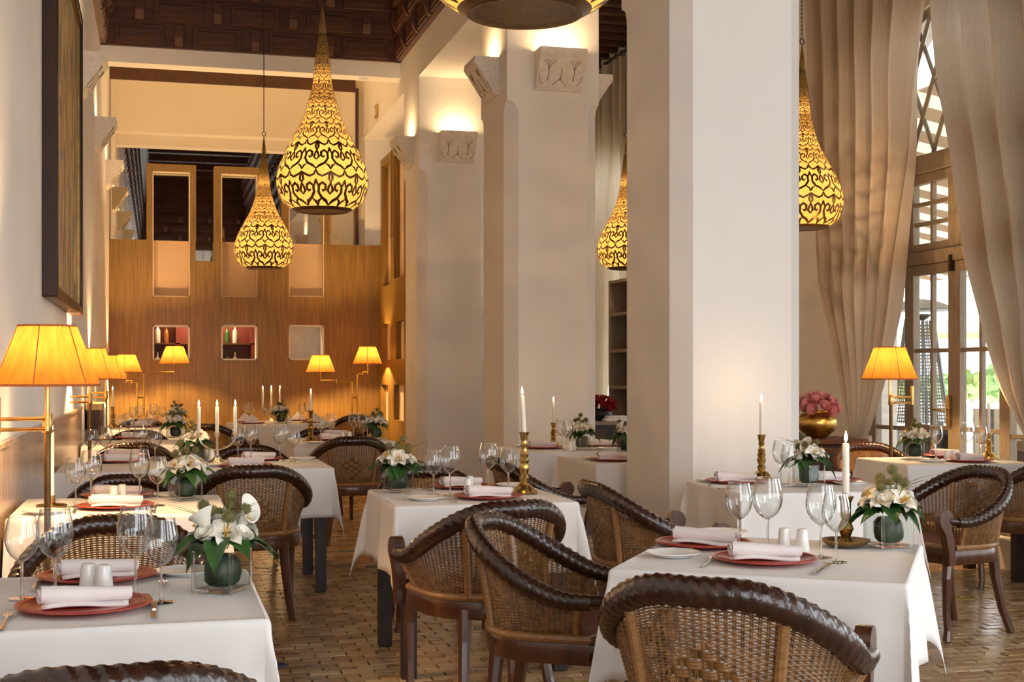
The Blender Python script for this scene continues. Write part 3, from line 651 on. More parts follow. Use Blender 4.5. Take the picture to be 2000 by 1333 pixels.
    # arm posts with rounded heads running down into the front legs
    for s in (-1, 1):
        x = s * .262
        hd = [(.262 + .042 * math.cos(a) , .590 + .048 * math.sin(a)) for a in [math.radians(q) for q in range(-50, 231, 20)]]
        poly = hd + [(.228, .53), (.212, .47), (.205, .37), (.245, .37), (.25, .44), (.268, .52)]
        MB().prism(poly, x - .021, x + .021, 'x').build('arm_post', 'chair_wood', t)
        MB().tube([(s * .288, .18, .577), (s * .27, .235, .582)], .019, 10, rm=lambda w, i: 1).build('arm_sleeve', 'rattan_rim', t)
        lg = MB(); lg.tube([(s * .222, .195, .40), (s * .228, .212, .30), (s * .226, .212, .15), (s * .226, .205, .05), (s * .23, .212, .0)], lambda q: .026 - .009 * ss(0, .7, q) + .004 * ss(.85, 1, q), 8); lg.build('leg', 'chair_wood', t, smooth=False)
        lg = MB(); lg.tube([(s * .155, -.155, .40), (s * .162, -.165, .28), (s * .178, -.195, .12), (s * .195, -.235, .0)], lambda q: .028 - .009 * q, 8); lg.build('leg', 'chair_wood', t, smooth=False)
    return freeze(t)
CH = chair_proto()
def chair(x, y, deg, label, s=1.0): place(CH, (x, y, 0), math.radians(deg), label, 'dark rimmed wicker tub chairs', s)
chair(-.08, 2.60, 0, 'wicker chair whose rim alone shows below the front table beside the painting wall', 1.03)
chair(-.14, 4.50, 180, 'wicker chair facing us on the far side of the front table beside the painting wall', 1.03)
chair(-.15, 6.72, 180, 'wicker chair facing us on the far side of the second table along the painting wall')
chair(-.19, 9.35, 180, 'wicker chair facing us behind the wall end of the long candelabrum table')
chair(.62, 9.32, 180, 'wicker chair facing us behind the aisle end of the long candelabrum table')
chair(.50, 7.42, 0, 'wicker chair with its back to us drawn up to the long candelabrum table', 1.03)
chair(-.17, 12.1, 180, 'wicker chair facing us behind the fourth table along the painting wall')
chair(-.17, 10.4, 0, 'wicker chair with its back to us before the fourth table along the painting wall')
chair(-.17, 15.0, 180, 'wicker chair facing us behind the fifth table along the painting wall')
chair(.62, 13.9, -35, 'dark wicker chair before the round table, seen behind the candelabrum')
chair(1.27, 5.18, 12, 'wicker chair with its back to us in front of the middle aisle table', 1.03)
chair(1.335, 4.41, -122, 'light wicker chair turned side-on to the front table with the saucer candlestick', 1.02)
chair(1.40, 3.08, -41, 'wicker chair with diamond weave back at the bottom, before the saucer candlestick table', 1.05)
chair(2.20, 5.82, -90, 'wicker chair in profile whose arms reach toward the first pillar table', 1.02)
chair(2.20, 7.63, -90, 'dark wicker chair in profile behind the brass candlestick of the middle aisle table', 1.02)
chair(1.42, 6.9, 180, 'wicker chair facing us behind the middle aisle table')
chair(1.46, 10.42, 0, 'wicker chair with its back to us before the table near the return screen', 1.03)
chair(1.46, 12.1, 180, 'wicker chair facing us behind the table near the return screen')
chair(2.2, 15.95, 140, 'golden lit wicker chair beside the round table at the wooden screen')
chair(5.02, 8.55, 170, 'golden rimmed wicker chair behind the french door table, next to the console')
chair(3.94, 6.03, 100, 'wicker chair at the window side of the first pillar table, arm toward us', 1.03)
chair(5.12, 6.89, 2, 'wicker chair cut by the picture edge before the french door table', 1.03)
# ---------------------------------------------------------------- tables and cloths
ZT = .757
def table(cx, cy, w, l, deg, tn, drop=.31, seed=0, k=.20, xmin=-9):
    rz = math.radians(deg); t = thing('dining_table', f'dark wooden table under a white cloth, {tn}', 'table', (cx, cy, 0), rz, 'cloth covered dining tables')
    MB().box(-w / 2 + .01, w / 2 - .01, -l / 2 + .01, l / 2 - .01, .715, .748).build('table_top', 'table_wood', t, smooth=False)
    for sx_ in (-1, 1):
        for sy_ in (-1, 1):
            x, y = sx_ * (w / 2 - .06), sy_ * (l / 2 - .06); MB().box(x - .032, x + .032, y - .032, y + .032, 0, .715, bev=.003).build('leg', 'table_wood', t, smooth=False)
    rr = random.Random(seed + 11); p1, p2, p3 = rr.random() * 6, rr.random() * 6, rr.random() * 6
    def cl(u, v):
        a, b = u, v; ex = max(abs(a) - w / 2, 0); ey = max(abs(b) - l / 2, 0); X = max(-w / 2, min(w / 2, a)); Y = max(-l / 2, min(l / 2, b))
        r = math.hypot(ex, ey); sa, sb = (1 if a > 0 else -1), (1 if b > 0 else -1)
        if r == 0: return (X, Y, ZT - .002 + .0012 * math.sin(7 * a + p1) * math.sin(6 * b + p2))
        rd = .016; th = min(r / rd, PI / 2); out = rd * math.sin(th); dn = rd * (1 - math.cos(th)) + max(r - rd * PI / 2, 0)
        if ex and ey:
            al = math.atan2(ey, ex); q = math.sin(2 * al); qq = k * q * ss(.0, .12, r) ; base = .10 + .05 * q
            o1 = r * qq
            nx, ny = (math.cos(al), math.sin(al))
            skew = .7 * math.sin(p3 + sa + 2 * sb)
            dx, dy = math.cos(PI / 4 + skew * q), math.sin(PI / 4 + skew * q)
            wav = .0
            return (max(X + sa * (out * nx + o1 * dx + .012 * r * nx), xmin - .012 * q), Y + sb * (out * ny + o1 * dy + .012 * r * ny), ZT - dn * math.sqrt(max(1 - qq * qq, .1)))
        s = b if ex else a; ln = l if ex else w; e = dn / .3
        wv = (.014 * math.sin(s * 13 + p1 + (2 if ex else 0) * sa) + .010 * math.sin(s * 27 + p2)) * e * (1 - (2 * abs(s) / ln) ** 6)
        f = out + .012 * dn + wv
        return (max(X + sa * (f if ex else 0), xmin), Y + sb * (f if ey else 0), ZT - dn)
    def axis(h): 
        A = [h * i / 8 for i in range(-8, 9)]; E_ = [.004, .008, .013, .019, .027, .04] + [.06 + (drop - .06) * i / 9 for i in range(10)]
        return [-h - q for q in reversed(E_)] + A + [h + q for q in E_]
    ua, va = axis(w / 2), axis(l / 2); mb = MB(); nu = len(ua); mb.add([cl(u, v) for v in va for u in ua], [(j * nu + i, j * nu + i + 1, j * nu + nu + i + 1, j * nu + nu + i) for j in range(len(va) - 1) for i in range(nu - 1)])
    o = mb.build('tablecloth', 'cloth', None, (cx, cy, 0), rz); o['label'] = f'white cloth draped over the {tn}'; o['category'] = 'tablecloth'; o['group'] = 'white tablecloths'
    sol = o.modifiers.new('thickness', 'SOLIDIFY'); sol.thickness = .0025; sol.offset = -1
    return o
TN = {'FL': 'front table beside the painting wall', 'L2': 'second table along the painting wall', 'L3': 'long candelabrum table', 'L4': 'fourth table along the painting wall', 'L5': 'fifth table along the painting wall',
      'C': 'middle aisle table', 'B': 'table near the return screen', 'T': 'round table at the screen', 'FR': 'front table with the saucer candlestick', 'M': 'table touching the first pillar', 'R': 'table by the french doors', 'D1': 'table touching the middle pillar', 'D2': 'table behind the first pillar'}
table(-.155, 3.53, .79, .80, 0, TN['FL'], xmin=-0.417, seed=1)
table(-.15, 5.94, .83, .80, 0, TN['L2'], xmin=-0.422, seed=2)
table(.225, 8.42, 1.58, .84, 0, TN['L3'], seed=3, xmin=-0.797)
table(-.15, 11.25, .83, .82, 0, TN['L4'], xmin=-0.422, seed=4)
table(-.15, 14.1, .83, .82, 0, TN['L5'], xmin=-0.422, seed=5)
table(1.40, 6.02, .80, .82, -1, TN['C'], seed=9, drop=.32)
table(1.50, 11.3, .80, .80, 0, TN['B'], seed=7)
table(1.868, 3.785, .815, .86, -34.5, TN['FR'], seed=8, drop=.33)
table(3.13, 6.13, .86, .78, -4, TN['M'], seed=10)
table(4.95, 7.62, .84, .70, -4, TN['R'], seed=12)
table(2.98, 9.55, .98, .76, 0, TN['D1'], seed=13)
table(3.09, 8.3, .84, .82, 0, TN['D2'], seed=14)
tt = thing('dining_table', 'round table under a white cloth at the foot of the wooden screen', 'table', (1.36, 15.35, 0), 0, 'cloth covered dining tables')
MB().lathe([(.6, .715), (.6, .748)], 32).build('table_top', 'table_wood', tt)
for a in range(4): x, y = .3 * math.cos(a * PI / 2 + .8), .3 * math.sin(a * PI / 2 + .8); MB().box(x - .03, x + .03, y - .03, y + .03, 0, .715).build('leg', 'table_wood', tt, smooth=False)
rc = MB(); pr = [(.001, ZT), (.3, ZT), (.59, ZT), (.605, ZT - .004), (.615, ZT - .016)] + [(.617 + .02 * i / 8, ZT - .03 - .5 * i / 8) for i in range(9)]
rc.lathe(pr, 96, rmod=lambda a, z: 1 + .03 * math.sin(a * 11) * max(0, (ZT - .02 - z)) * 2, caps=False)
o = rc.build('tablecloth', 'cloth', None, (1.36, 15.35, 0)); o['label'] = 'white cloth falling in folds around the round table at the screen'; o['category'] = 'tablecloth'; o['group'] = 'white tablecloths'
# ---------------------------------------------------------------- tableware prototypes
def glass_proto():
    t = thing('wine_glass', '', 'glass')
    MB().lathe([(.0055, .098), (.016, .103), (.030, .116), (.040, .134), (.0445, .153), (.0445, .17), (.041, .192), (.0365, .212), (.035, .22)], 28, caps=False).build('bowl', 'glass', t)
    MB().lathe([(.0345, .2195), (.0355, .2195), (.0358, .2208), (.0348, .2208), (.0345, .2195)], 28, caps=False).build('lip', 'stem_glass', t)
    MB().lathe([(.009, .004), (.0055, .012), (.0042, .03), (.0040, .07), (.0048, .09), (.008, .1), (.0, .1005)], 10).build('stem', 'stem_glass', t)
    MB().lathe([(.0345, 0), (.035, .0012), (.030, .0025), (.012, .0045), (.004, .006)], 28).build('foot', 'glass', t)
    return freeze(t)
def plate_proto(name, cat, r, h, m):
    t = thing(name, '', cat); MB().lathe([(.0, .0), (r * .62, 0), (r * .64, .003), (r * .9, h * .75), (r, h), (r * 1.0, h + .003), (r * .97, h + .002), (r * .88, h * .75 + .003), (r * .64, .006), (.0, .005)], 48, caps=False).build('plate_body', m, t)
    if name == 'charger_plate':
        ri = MB()
        for q in (.70, .76, .82, .88, .93): z = .006 + (h - .003) * (q - .64) / .33; ri.lathe([(r * q - .002, z), (r * q, z + .0015), (r * q + .002, z)], 48, caps=False)
        ri.build('rings', m, t)
    return freeze(t)
def napkin_proto():
    t = thing('napkin', '', 'napkin')
    def sp(u, v):                                          # rolled part: two turns of cloth, a little looser at one end
        a = 4.2 * PI * (1 - v) + .6; r = (.027 - .0048 * (1 - v) * 4) * (1 - .22 * u) * (1 + .04 * math.sin(6 * u)); r = max(r, .005)
        return (-.105 + .21 * u + .006 * math.sin(v * 9), r * math.cos(a) * 1.15, .028 + r * math.sin(a) * .9 - .006 * u)
    b = MB(); b.grid(sp, 14, 56); b.build('roll', 'napkin', t)
    def fl_(u, v): return (-.10 + .20 * u + .008 * v, -.036 + .076 * v, .0035 + .004 * math.sin(u * 5) * (v < .5) + (.006 if .1 < v < .9 else 0))
    f = MB(); f.grid(fl_, 12, 8); g = f.build('flap', 'napkin', t); g.modifiers.new('thickness', 'SOLIDIFY').thickness = .005
    return freeze(t)
def shaker_proto(name):
    t = thing(name, '', 'shaker'); MB().lathe([(.021, 0), (.022, .003), (.0165, .062), (.0155, .066), (.012, .0685), (0, .069)], 24).build('body', 'porcelain', t)
    h = MB()
    for x in ((0,) if name[0] == 's' else (-.004, .004)): h.lathe([(.0012, .0688), (.0012, .0694)], 6, T(x, 0, 0))
    h.build('holes', 'black_paint', t); return freeze(t)
def fork_proto():
    t = thing('fork', '', 'fork'); MB().tube([(0, -.1, .003), (0, -.05, .004), (0, .0, .006), (0, .035, .010)], lambda s: .006 - .003 * s, 6, ex=1, ey=.35, up=(0, 0, 1)).build('handle', 'steel', t)
    h = MB(); h.prism([(-.0035, .03), (.0035, .03), (.0115, .048), (.0115, .058), (-.0115, .058), (-.0115, .048)], .0085, .0105, 'z')
    for k in range(4): x = -.0095 + k * .0063; h.box(x - .0015, x + .0015, .056, .098, .0075, .0095)
    h.build('tines', 'steel', t, smooth=False); return freeze(t)
def knife_proto():
    t = thing('knife', '', 'knife'); MB().tube([(0, -.11, .004), (0, -.06, .005), (0, -.01, .005)], lambda s: .0075 - .002 * s, 8, ex=1, ey=.5).build('handle', 'steel', t)
    MB().prism([(-.004, -.01), (.006, -.01), (.009, .04), (.008, .08), (.002, .105), (-.004, .10)], .004, .0055, 'z').build('blade', 'steel', t, smooth=False); return freeze(t)
GL, CP, SP, NK, SA, PE, FO, KN = glass_proto(), plate_proto('charger_plate', 'plate', .16, .013, 'charger'), plate_proto('side_plate', 'plate', .085, .012, 'porcelain'), napkin_proto(), shaker_proto('salt_shaker'), shaker_proto('pepper_shaker'), fork_proto(), knife_proto()
def candle(x, y, z, h, where, r=.0105, tilt=0):
    t = thing('candle', f'lit cream candle in {where}', 'candle', (x, y, z), 0, 'lit dinner candles'); t.rotation_euler = (0, tilt, 0)
    MB().lathe([(r, 0), (r * .98, h * .6), (r * .95, h - .004), (r * .75, h), (r * .3, h - .002)], 14).build('wax', 'wax', t)
    MB().tube([(0, 0, h - .002), (.001, 0, h + .008)], .0011, 5).build('wick', 'wick', t)
    MB().lathe([(.0015, h + .004), (.0048, h + .010), (.006, h + .016), (.005, h + .024), (.0025, h + .033), (.0004, h + .041)], 12).build('flame', 'flame', t)
    light('POINT', (0, 0, h + .07), E_CANDLE, WARM, .012, name='flame_light', parent=t)
def stick(x, y, h, label, kind='stepped', m='brass'):
    t = thing('candlestick', label, 'candlestick', (x, y, ZT)); q = h
    if kind == 'saucer':
        MB().lathe([(0, .004), (.05, .002), (.06, .004), (.078, .018), (.08, .024), (.076, .024), (.058, .010), (.02, .008)], 36).build('saucer', 'brass_dark', t)
        pr = [(.03, .008), (.024, .02), (.014, .03), (.02, .045), (.026, .06), (.02, .075), (.013, .09), (.017, .10), (.017, h - .02), (.021, h - .012), (.027, h), (.012, h), (.012, h - .03)]
        MB().lathe(pr, 24).build('stem', 'brass_dark', t)
    elif kind == 'low':
        MB().lathe([(0, .003), (.06, .002), (.066, .008), (.06, .012), (.02, .016), (.014, .02), (.014, h), (.011, h)], 24).build('dish', 'brass_dark', t)
    else:
        MB().lathe([(0, .002), (.064, 0), (.066, .006), (.06, .012), (.05, .018), (.044, .03), (.03, .042), (.018, .05)], 28).build('foot', m, t)
        pr = [(.018, .05)]; z = .05
        for f, r0 in ((.10, .024), (.16, .016), (.24, .022), (.30, .026), (.38, .019), (.44, .024), (.50, .017), (.56, .021), (.62, .014), (.70, .013), (.76, .018), (.80, .014), (.86, .017), (.93, .019), (.98, .022), (1.0, .028)): pr.append((r0, .05 + (h - .05) * f))
        MB().lathe(pr + [(.012, h), (.012, h - .02)], 24).build('stem', m, t)
    return t
def candle_stick(px, py, h, hc, tn, label=None, kind='stepped', tilt=0, r=.0105):
    x, y, _ = at(px, py, ZT); stick(x, y, h, label or f'turned brass candlestick on the {tn}', kind); candle(x, y, ZT + h - .015, hc + .015, f'the candlestick on the {tn}', r, tilt)
# flower arrangement
def petal_mesh(l, w, curl, m, name='petal'):
    mb = MB(); mb.grid(lambda u, v: ((u - .5) * w * (math.sin(PI * min(v * .93 + .07, 1)) ** .7), 0 + l * (v * .55 if v < .5 else .275 + (v - .5) * .75), l * (.85 * v - curl * v ** 3) + abs(u - .5) * w * .35), 4, 7); return mb.mesh(name, m)
LILY_P = petal_mesh(.098, .046, .55, 'petal'); CALLA = MB()
def calla(u, v):
    a = 2 * PI * u; r = .006 + .028 * v ** 1.6 * (1 + .25 * math.cos(a)); return (r * math.cos(a), r * math.sin(a), .085 * v * (1 + .18 * math.cos(a) * v) - .012 * v ** 4 * (1 - math.cos(a)))
CALLA.grid(calla, 20, 8, closed=True); CALLA_M = CALLA.mesh('petal', 'petal')
RP = []
for k, (r0, r1, h, n) in enumerate(((.006, .010, .026, 2), (.010, .016, .027, 3), (.014, .023, .024, 4))):
    for i in range(n):
        mb = MB(); mb.grid(lambda u, v, r0=r0, r1=r1, h=h, n=n, i=i: ((r0 + (r1 - r0) * v + .003 * v ** 3) * math.cos((u * 1.25 + i) * 2 * PI / n), (r0 + (r1 - r0) * v + .003 * v ** 3) * math.sin((u * 1.25 + i) * 2 * PI / n), h * v * (1 - .15 * (2 * u - 1) ** 2)), 6, 4); RP.append(mb)
def rose_mesh(m):
    b = MB()
    for q in RP: b.add(q.v, q.f)
    b.lathe([(.003, -.004), (.012, .0), (.014, .006)], 10); return b.mesh('bloom', m)
ROSE = rose_mesh('petal'); ROSE_P = rose_mesh('rose_pink'); ROSE_R = rose_mesh('rose_red')
th = MB(); th.lathe([(.004, -.012), (.010, -.006), (.0115, .0), (.009, .007), (.003, .011)], 10)
for i in range(70):
    z = 1 - 2 * (i + .5) / 70; a = i * 2.39996; q = math.sqrt(1 - z * z); d = Vector((q * math.cos(a), q * math.sin(a), z)); s = d.cross(Vector((.3, .2, .9))).normalized() * .0016; t_ = d.cross(s).normalized() * .0016; c0 = d * .009
    th.add([c0 + s, c0 - s * .5 + t_, c0 - s * .5 - t_, d * .0175], [(0, 1, 3), (1, 2, 3), (2, 0, 3)])
THIS = th.mesh('head', 'thistle', False)
def leaf_mesh(l, w, m, bend=.5):
    mb = MB(); mb.grid(lambda u, v: ((u - .5) * 2 * w * math.sin(PI * (v ** .8)) ** .9, l * v * (1 - .1 * v), -bend * l * v * v * .6 + abs(u - .5) * w * .5 + .12 * l * math.sin(PI * v)), 4, 7); return mb.mesh('leaf', m)
LEAF = [leaf_mesh(.10, .030, 'leaf', .8), leaf_mesh(.085, .026, 'leaf_dark', .3), leaf_mesh(.11, .028, 'leaf', 1.1)]
def arrangement(seed, style):
    rr = random.Random(seed); t = thing('flower_arrangement', '', 'flowers'); s = .054; h = .108
    g = MB()
    for a, b, c, d in ((-s, -s + .005, -s, s), (s - .005, s, -s, s), (-s + .005, s - .005, -s, -s + .005), (-s + .005, s - .005, s - .005, s)): g.box(a, b, c, d, .012, h)
    g.build('vase', 'vase_pane', t, smooth=False)
    for a, b in ((-1, -1), (-1, 1), (1, -1), (1, 1)): MB().box(a * s - .004, a * s + .004, b * s - .004, b * s + .004, 0, h + .001, bev=.002).build('vase_edge', 'stem_glass', t, smooth=False)
    MB().box(-s + .004, s - .004, -s + .004, s - .004, 0, .012, bev=.003).build('vase_base', 'stem_glass', t, smooth=False)
    st = MB(); st.lathe([(.0, .014), (.034, .016), (.045, .026), (.0485, .05), (.046, .08), (.034, .096), (0, .1)], 14, rmod=lambda a, z: 1 + .05 * math.sin(3 * a + z * 60)); st.build('stone', 'vase_stone', t)
    for i in range(15):
        a = i / 15 * 2 * PI + rr.uniform(-.2, .2); o = obj('leaf', LEAF[i % 3], t, (.03 * math.cos(a), .03 * math.sin(a), .112 + rr.uniform(-.004, .02))); o.rotation_euler = (rr.uniform(-.15, .45), rr.uniform(-.2, .2), a - PI / 2); o.scale = (rr.uniform(.9, 1.25),) * 3
    for i in range(9):
        a = i / 9 * 2 * PI + .3; o = obj('leaf', LEAF[1], t, (.015 * math.cos(a), .015 * math.sin(a), .12)); o.rotation_euler = (.7 + rr.uniform(-.2, .3), 0, a - PI / 2); o.scale = (.8,) * 3
    for i in range(6):
        a = i / 6 * 2 * PI + rr.uniform(0, .5) + style; tl = .62 + rr.uniform(-.15, .2); r = .035
        f = bpy.data.objects.new('lily', None); C.objects.link(f); f.parent = t
        f.location = (r * math.cos(a), r * math.sin(a), .135 + rr.uniform(-.005, .018)); f.rotation_euler = (0, tl, a); sc_ = rr.uniform(.85, 1.05)
        if style and i in (0, 2): obj('petal', CALLA_M, f, rz=(0, 0, rr.uniform(0, 6)))
        else:
            for k in range(6): p = obj('petal', LILY_P, f, rz=k * PI / 3 + (.1 if k % 2 else 0)); p.scale = (sc_,) * 3
        sm = MB(); 
        for k in range(5): b = 2 * PI * k / 5; sm.tube([(0, 0, .01), (.008 * math.cos(b), .008 * math.sin(b), .05), (.012 * math.cos(b), .012 * math.sin(b), .056)], .0016, 4)
        sm.build('stamen', 'stamen', f)
    for i in range(4):
        a = i / 4 * 2 * PI + .9 + style * .5; f = obj('rose', ROSE, t, (.058 * math.cos(a), .058 * math.sin(a), .135 + rr.uniform(0, .012))); f.rotation_euler = (0, .75, a); f.scale = (1.05,) * 3
    f = obj('rose', ROSE, t, (.01, -.01, .175)); f.scale = (1.05,) * 3
    for i, (x, y, z) in enumerate(((-.03, .01, .255), (-.012, -.02, .225), (.012, .025, .215), (.05, .0, .222), (-.055, -.015, .215), (.02, -.015, .205), (-.035, .04, .2))):
        x += rr.uniform(-.008, .008); y += rr.uniform(-.01, .01); p = MB(); p.tube([(x * .2, y * .2, .11), (x * .7, y * .7, .11 + (z - .11) * .6), (x, y, z - .01)], .0016, 5); p = p.build('thistle_stem', 'stem', t)
        q = obj('thistle', THIS, p, (x, y, z)); q.scale = (rr.uniform(1.05, 1.3),) * 3; q.rotation_euler = (rr.uniform(-.3, .3), rr.uniform(-.3, .3), 0)
    for i in range(8):
        a = rr.uniform(0, 2 * PI); l = rr.uniform(.12, .19); b = MB(); P = [(l * .9 * u * math.cos(a) * (.3 + .7 * u), l * .9 * u * math.sin(a) * (.3 + .7 * u), .13 + l * (1.0 * u - .35 * u * u)) for u in [k / 6 for k in range(7)]]
        b.tube(P, lambda s: .0016 * (1 - .8 * s), 4); b.build('grass_blade', 'stem', t)
    return freeze(t)
ARR = [arrangement(3, 1), arrangement(5, 0), arrangement(9, 0)]
for a, m in zip(ARR, (0, 1, 2)): a['category'] = 'flowers'
def flowers(px, py, tn, k, rz, s=1.0, loc=None):
    p = loc or at(px, py, ZT); place(ARR[k], (p[0], p[1], ZT), rz, f'lilies and thistles in a glass vase on the {tn}', 'table flower arrangements', s)
# ---------------------------------------------------------------- laying the tables
def ware(proto, px, py, label, rz=0, scale=None, z=ZT, group=None): x, y, _ = at(px, py, z); return place(proto, (x, y, z), rz, label, group, scale)
def glasses(tn, spots, z=ZT):
    w = ['by the near wall-side plate', 'second from the wall side', 'third from the wall side', 'farthest from the wall side']
    for i, (px, py, s) in enumerate(spots):
        n = ['first', 'second', 'third', 'fourth', 'fifth'][i]
        ware(GL, px, py, f'{"larger" if s >= 1 else "smaller"} wine glass, {n} in the row on the {tn}', R.random(), s, group='wine glasses')
def setting(tn, px, py, which, rz=0, nap=0, s=1.0, nk=True):
    ware(CP, px, py, f'round red charger plate on the {which} of the {tn}', 0, s, group='red charger plates')
    if nk: x, y, _ = at(px, py, ZT); place(NK, (x, y - 0.0, ZT + .008), nap, f'white rolled napkin, {which} of the {tn}', 'rolled napkins')
def side(tn, px, py, which, s=1.0): ware(SP, px, py, f'white side plate on the {which} of the {tn}', 0, s, group='white side plates')
def shakers(tn, a, b, s=1.0):
    ware(SA, *a, f'white porcelain salt shaker on the {tn}', 0, s, group='porcelain shakers'); ware(PE, *b, f'white porcelain pepper shaker next to the salt on the {tn}', 0, s, group='porcelain shakers')
def cutlery(tn, f=None, k=None, which='near side'):
    if f: ware(FO, f[0], f[1], f'steel fork on the {which} of the {tn}', math.radians(f[2]), group='table forks')
    if k: ware(KN, k[0], k[1], f'steel knife on the {which} of the {tn}', math.radians(k[2]), group='table knives')
n = TN['FL']
setting(n, 165, 1189, 'camera side', nap=.12); setting(n, 190, 1131, 'far side', nap=.25)
glasses(n, ((43, 1170, .95), (107, 1170, 1.03), (265, 1165, 1.05), (315, 1178, .95)))
shakers(n, (173, 1160), (203, 1163), 1.15); side(n, 362, 1122, 'far side'); flowers(434, 1155, n, 0, 2.6)
cutlery(n, (10, 1218, 0), (301, 1197, 180), 'camera side'); cutlery(n, (318, 1136, 180), (72, 1143, 0), 'far side')
n = TN['L2']
setting(n, 226, 992, 'camera side', nap=.05); setting(n, 228, 971, 'far side', nap=.2)
glasses(n, ((148, 990, .95), (178, 985, 1.05), (273, 980, 1.05), (308, 988, .95)))
shakers(n, (222, 979), (239, 976)); side(n, 86, 1003, 'camera side'); side(n, 335, 970, 'far side'); flowers(362, 977, n, 1, .4)
candle_stick(101, 991, .05, .27, n, 'low brass dish candlestick by the wall on the ' + n, 'low'); cutlery(n, (146, 999, 0), (300, 998, 180), 'camera side')
n = TN['L3']
setting(n, 235, 903, 'wall end, camera side', nap=.1); setting(n, 240, 893, 'wall end, far side', nap=.2); setting(n, 505, 899, 'aisle end, far side', nap=.25); setting(n, 480, 912, 'aisle end, camera side', nap=0)
glasses(n, ((178, 904, .95), (205, 905, 1.05), (275, 900, 1.05), (303, 904, .95))); glasses('aisle end of the ' + n, ((465, 901, .95), (490, 900, 1.05), (547, 900, 1.05), (573, 902, .95)))
side(n, 592, 898, 'aisle end'); side(n, 420, 911, 'middle'); flowers(380, 902, n, 2, 1.2); shakers(n, (402, 900), (413, 901), 1.1)
n = TN['L4']
setting(n, 262, 857, 'camera side'); setting(n, 275, 849, 'far side', nap=.2); glasses(n, ((233, 858, .95), (252, 861, 1.05), (295, 852, 1.05), (316, 853, .95))); flowers(343, 856, n, 1, 2.2); candle_stick(205, 858, .10, .17, n)
n = TN['L5']
setting(n, 276, 834, 'camera side'); setting(n, 288, 829, 'far side', nap=.2); glasses(n, ((260, 833, .95), (273, 835, 1.05), (300, 831, 1.05), (317, 831, .95))); flowers(345, 832, n, 2, .2); candle_stick(220, 836, .22, .17, n)
n = TN['C']
setting(n, 954, 973, 'camera side', nap=.05); setting(n, 900, 953, 'far side', nap=.2); glasses(n, ((847, 967, .95), (879, 968, 1.05), (954, 958, 1.05), (993, 962, .95)))
shakers(n, (914, 963), (918, 957)); side(n, 831, 977, 'camera side'); side(n, 1002, 951, 'far side'); flowers(778, 961, n, 1, 3.3); candle_stick(1024, 964, .29, .175, n, 'tall stepped brass candlestick on the ' + n, tilt=-.05)
cutlery(n, (883, 978, 0), None, 'camera side'); cutlery(n, (972, 954, 180), (825, 957, 20), 'far side')
n = TN['B']
setting(n, 650, 860, 'camera side'); setting(n, 655, 852, 'far side', nap=.2); glasses(n, ((627, 863, .95), (646, 862, 1.05), (691, 858, 1.05), (709, 860, .95)))
shakers(n, (669, 860), (683, 859)); side(n, 614, 867, 'camera side'); flowers(735, 858, n, 2, 2.0); candle_stick(607, 864, .26, .14, n, 'slim turned brass candlestick on the ' + n)
n = TN['FR']; a0 = math.radians(-34.5)
setting(n, 1494, 1097, 'camera side', nap=-.30); setting(n, 1375, 1066, 'pillar side', nap=-.75); glasses(n, ((1443, 1073, .98), (1499, 1079, 1.08), (1603, 1090, 1.03), (1633, 1099, .95)))
shakers(n, (1532, 1075), (1567, 1077), 1.05); side(n, 1315, 1087, 'camera side'); side(n, 1408, 1046, 'far side', 1.1); flowers(1735, 1068, n, 1, 1.6)
candle_stick(1652, 1068, .165, .175, n, 'squat brass candlestick standing in a saucer on the ' + n, 'saucer', r=.0115); cutlery(n, (1385, 1100, -34), (1607, 1113, -40), 'camera side'); cutlery(n, (1295, 1075, -115), None, 'pillar side')
n = TN['M']
setting(n, 1436, 943, 'camera side', nap=-.1); setting(n, 1622, 941, 'window side', nap=.1); glasses(n, ((1525, 944, 1.0), (1541, 950, .95))); side(n, 1392, 941, 'pillar side'); side(n, 1660, 947, 'window side'); flowers(1580, 950, n, 0, .4)
candle_stick(1487, 937, .24, .18, n, 'turned brass candlestick on the ' + n); cutlery(n, (1390, 946, -30), (1440, 955, -80), 'camera side')
n = TN['R']
setting(n, 1893, 902, 'camera side', nap=.2); setting(n, 1845, 893, 'far side', nap=.1); glasses(n, ((1828, 897, 1.0), (1890, 893, 1.05), (1916, 897, .98))); shakers(n, (1850, 901), (1863, 900)); side(n, 1822, 903, 'camera side'); flowers(1787, 896, n, 2, 1.1)
candle_stick(1931, 897, .17, .2, n, 'brass candlestick at the window side of the ' + n)
n = TN['D1']
setting(n, 1060, 876, 'arcade side'); setting(n, 1175, 872, 'window side', nap=-.1); glasses(n, ((1096, 877, 1.0), (1108, 880, .95))); side(n, 1182, 878, 'window side'); side(n, 1022, 873, 'arcade side'); flowers(1137, 878, n, 1, 5.0); shakers(n, (1112, 881), (1119, 880)); candle_stick(1081, 873, .185, .16, n, 'short brass candlestick on the ' + n)
n = TN['D2']
setting(n, 1198, 900, 'arcade side', nap=-.1); side(n, 1160, 897, 'arcade side'); flowers(1224, 885, n, 0, 2.4)
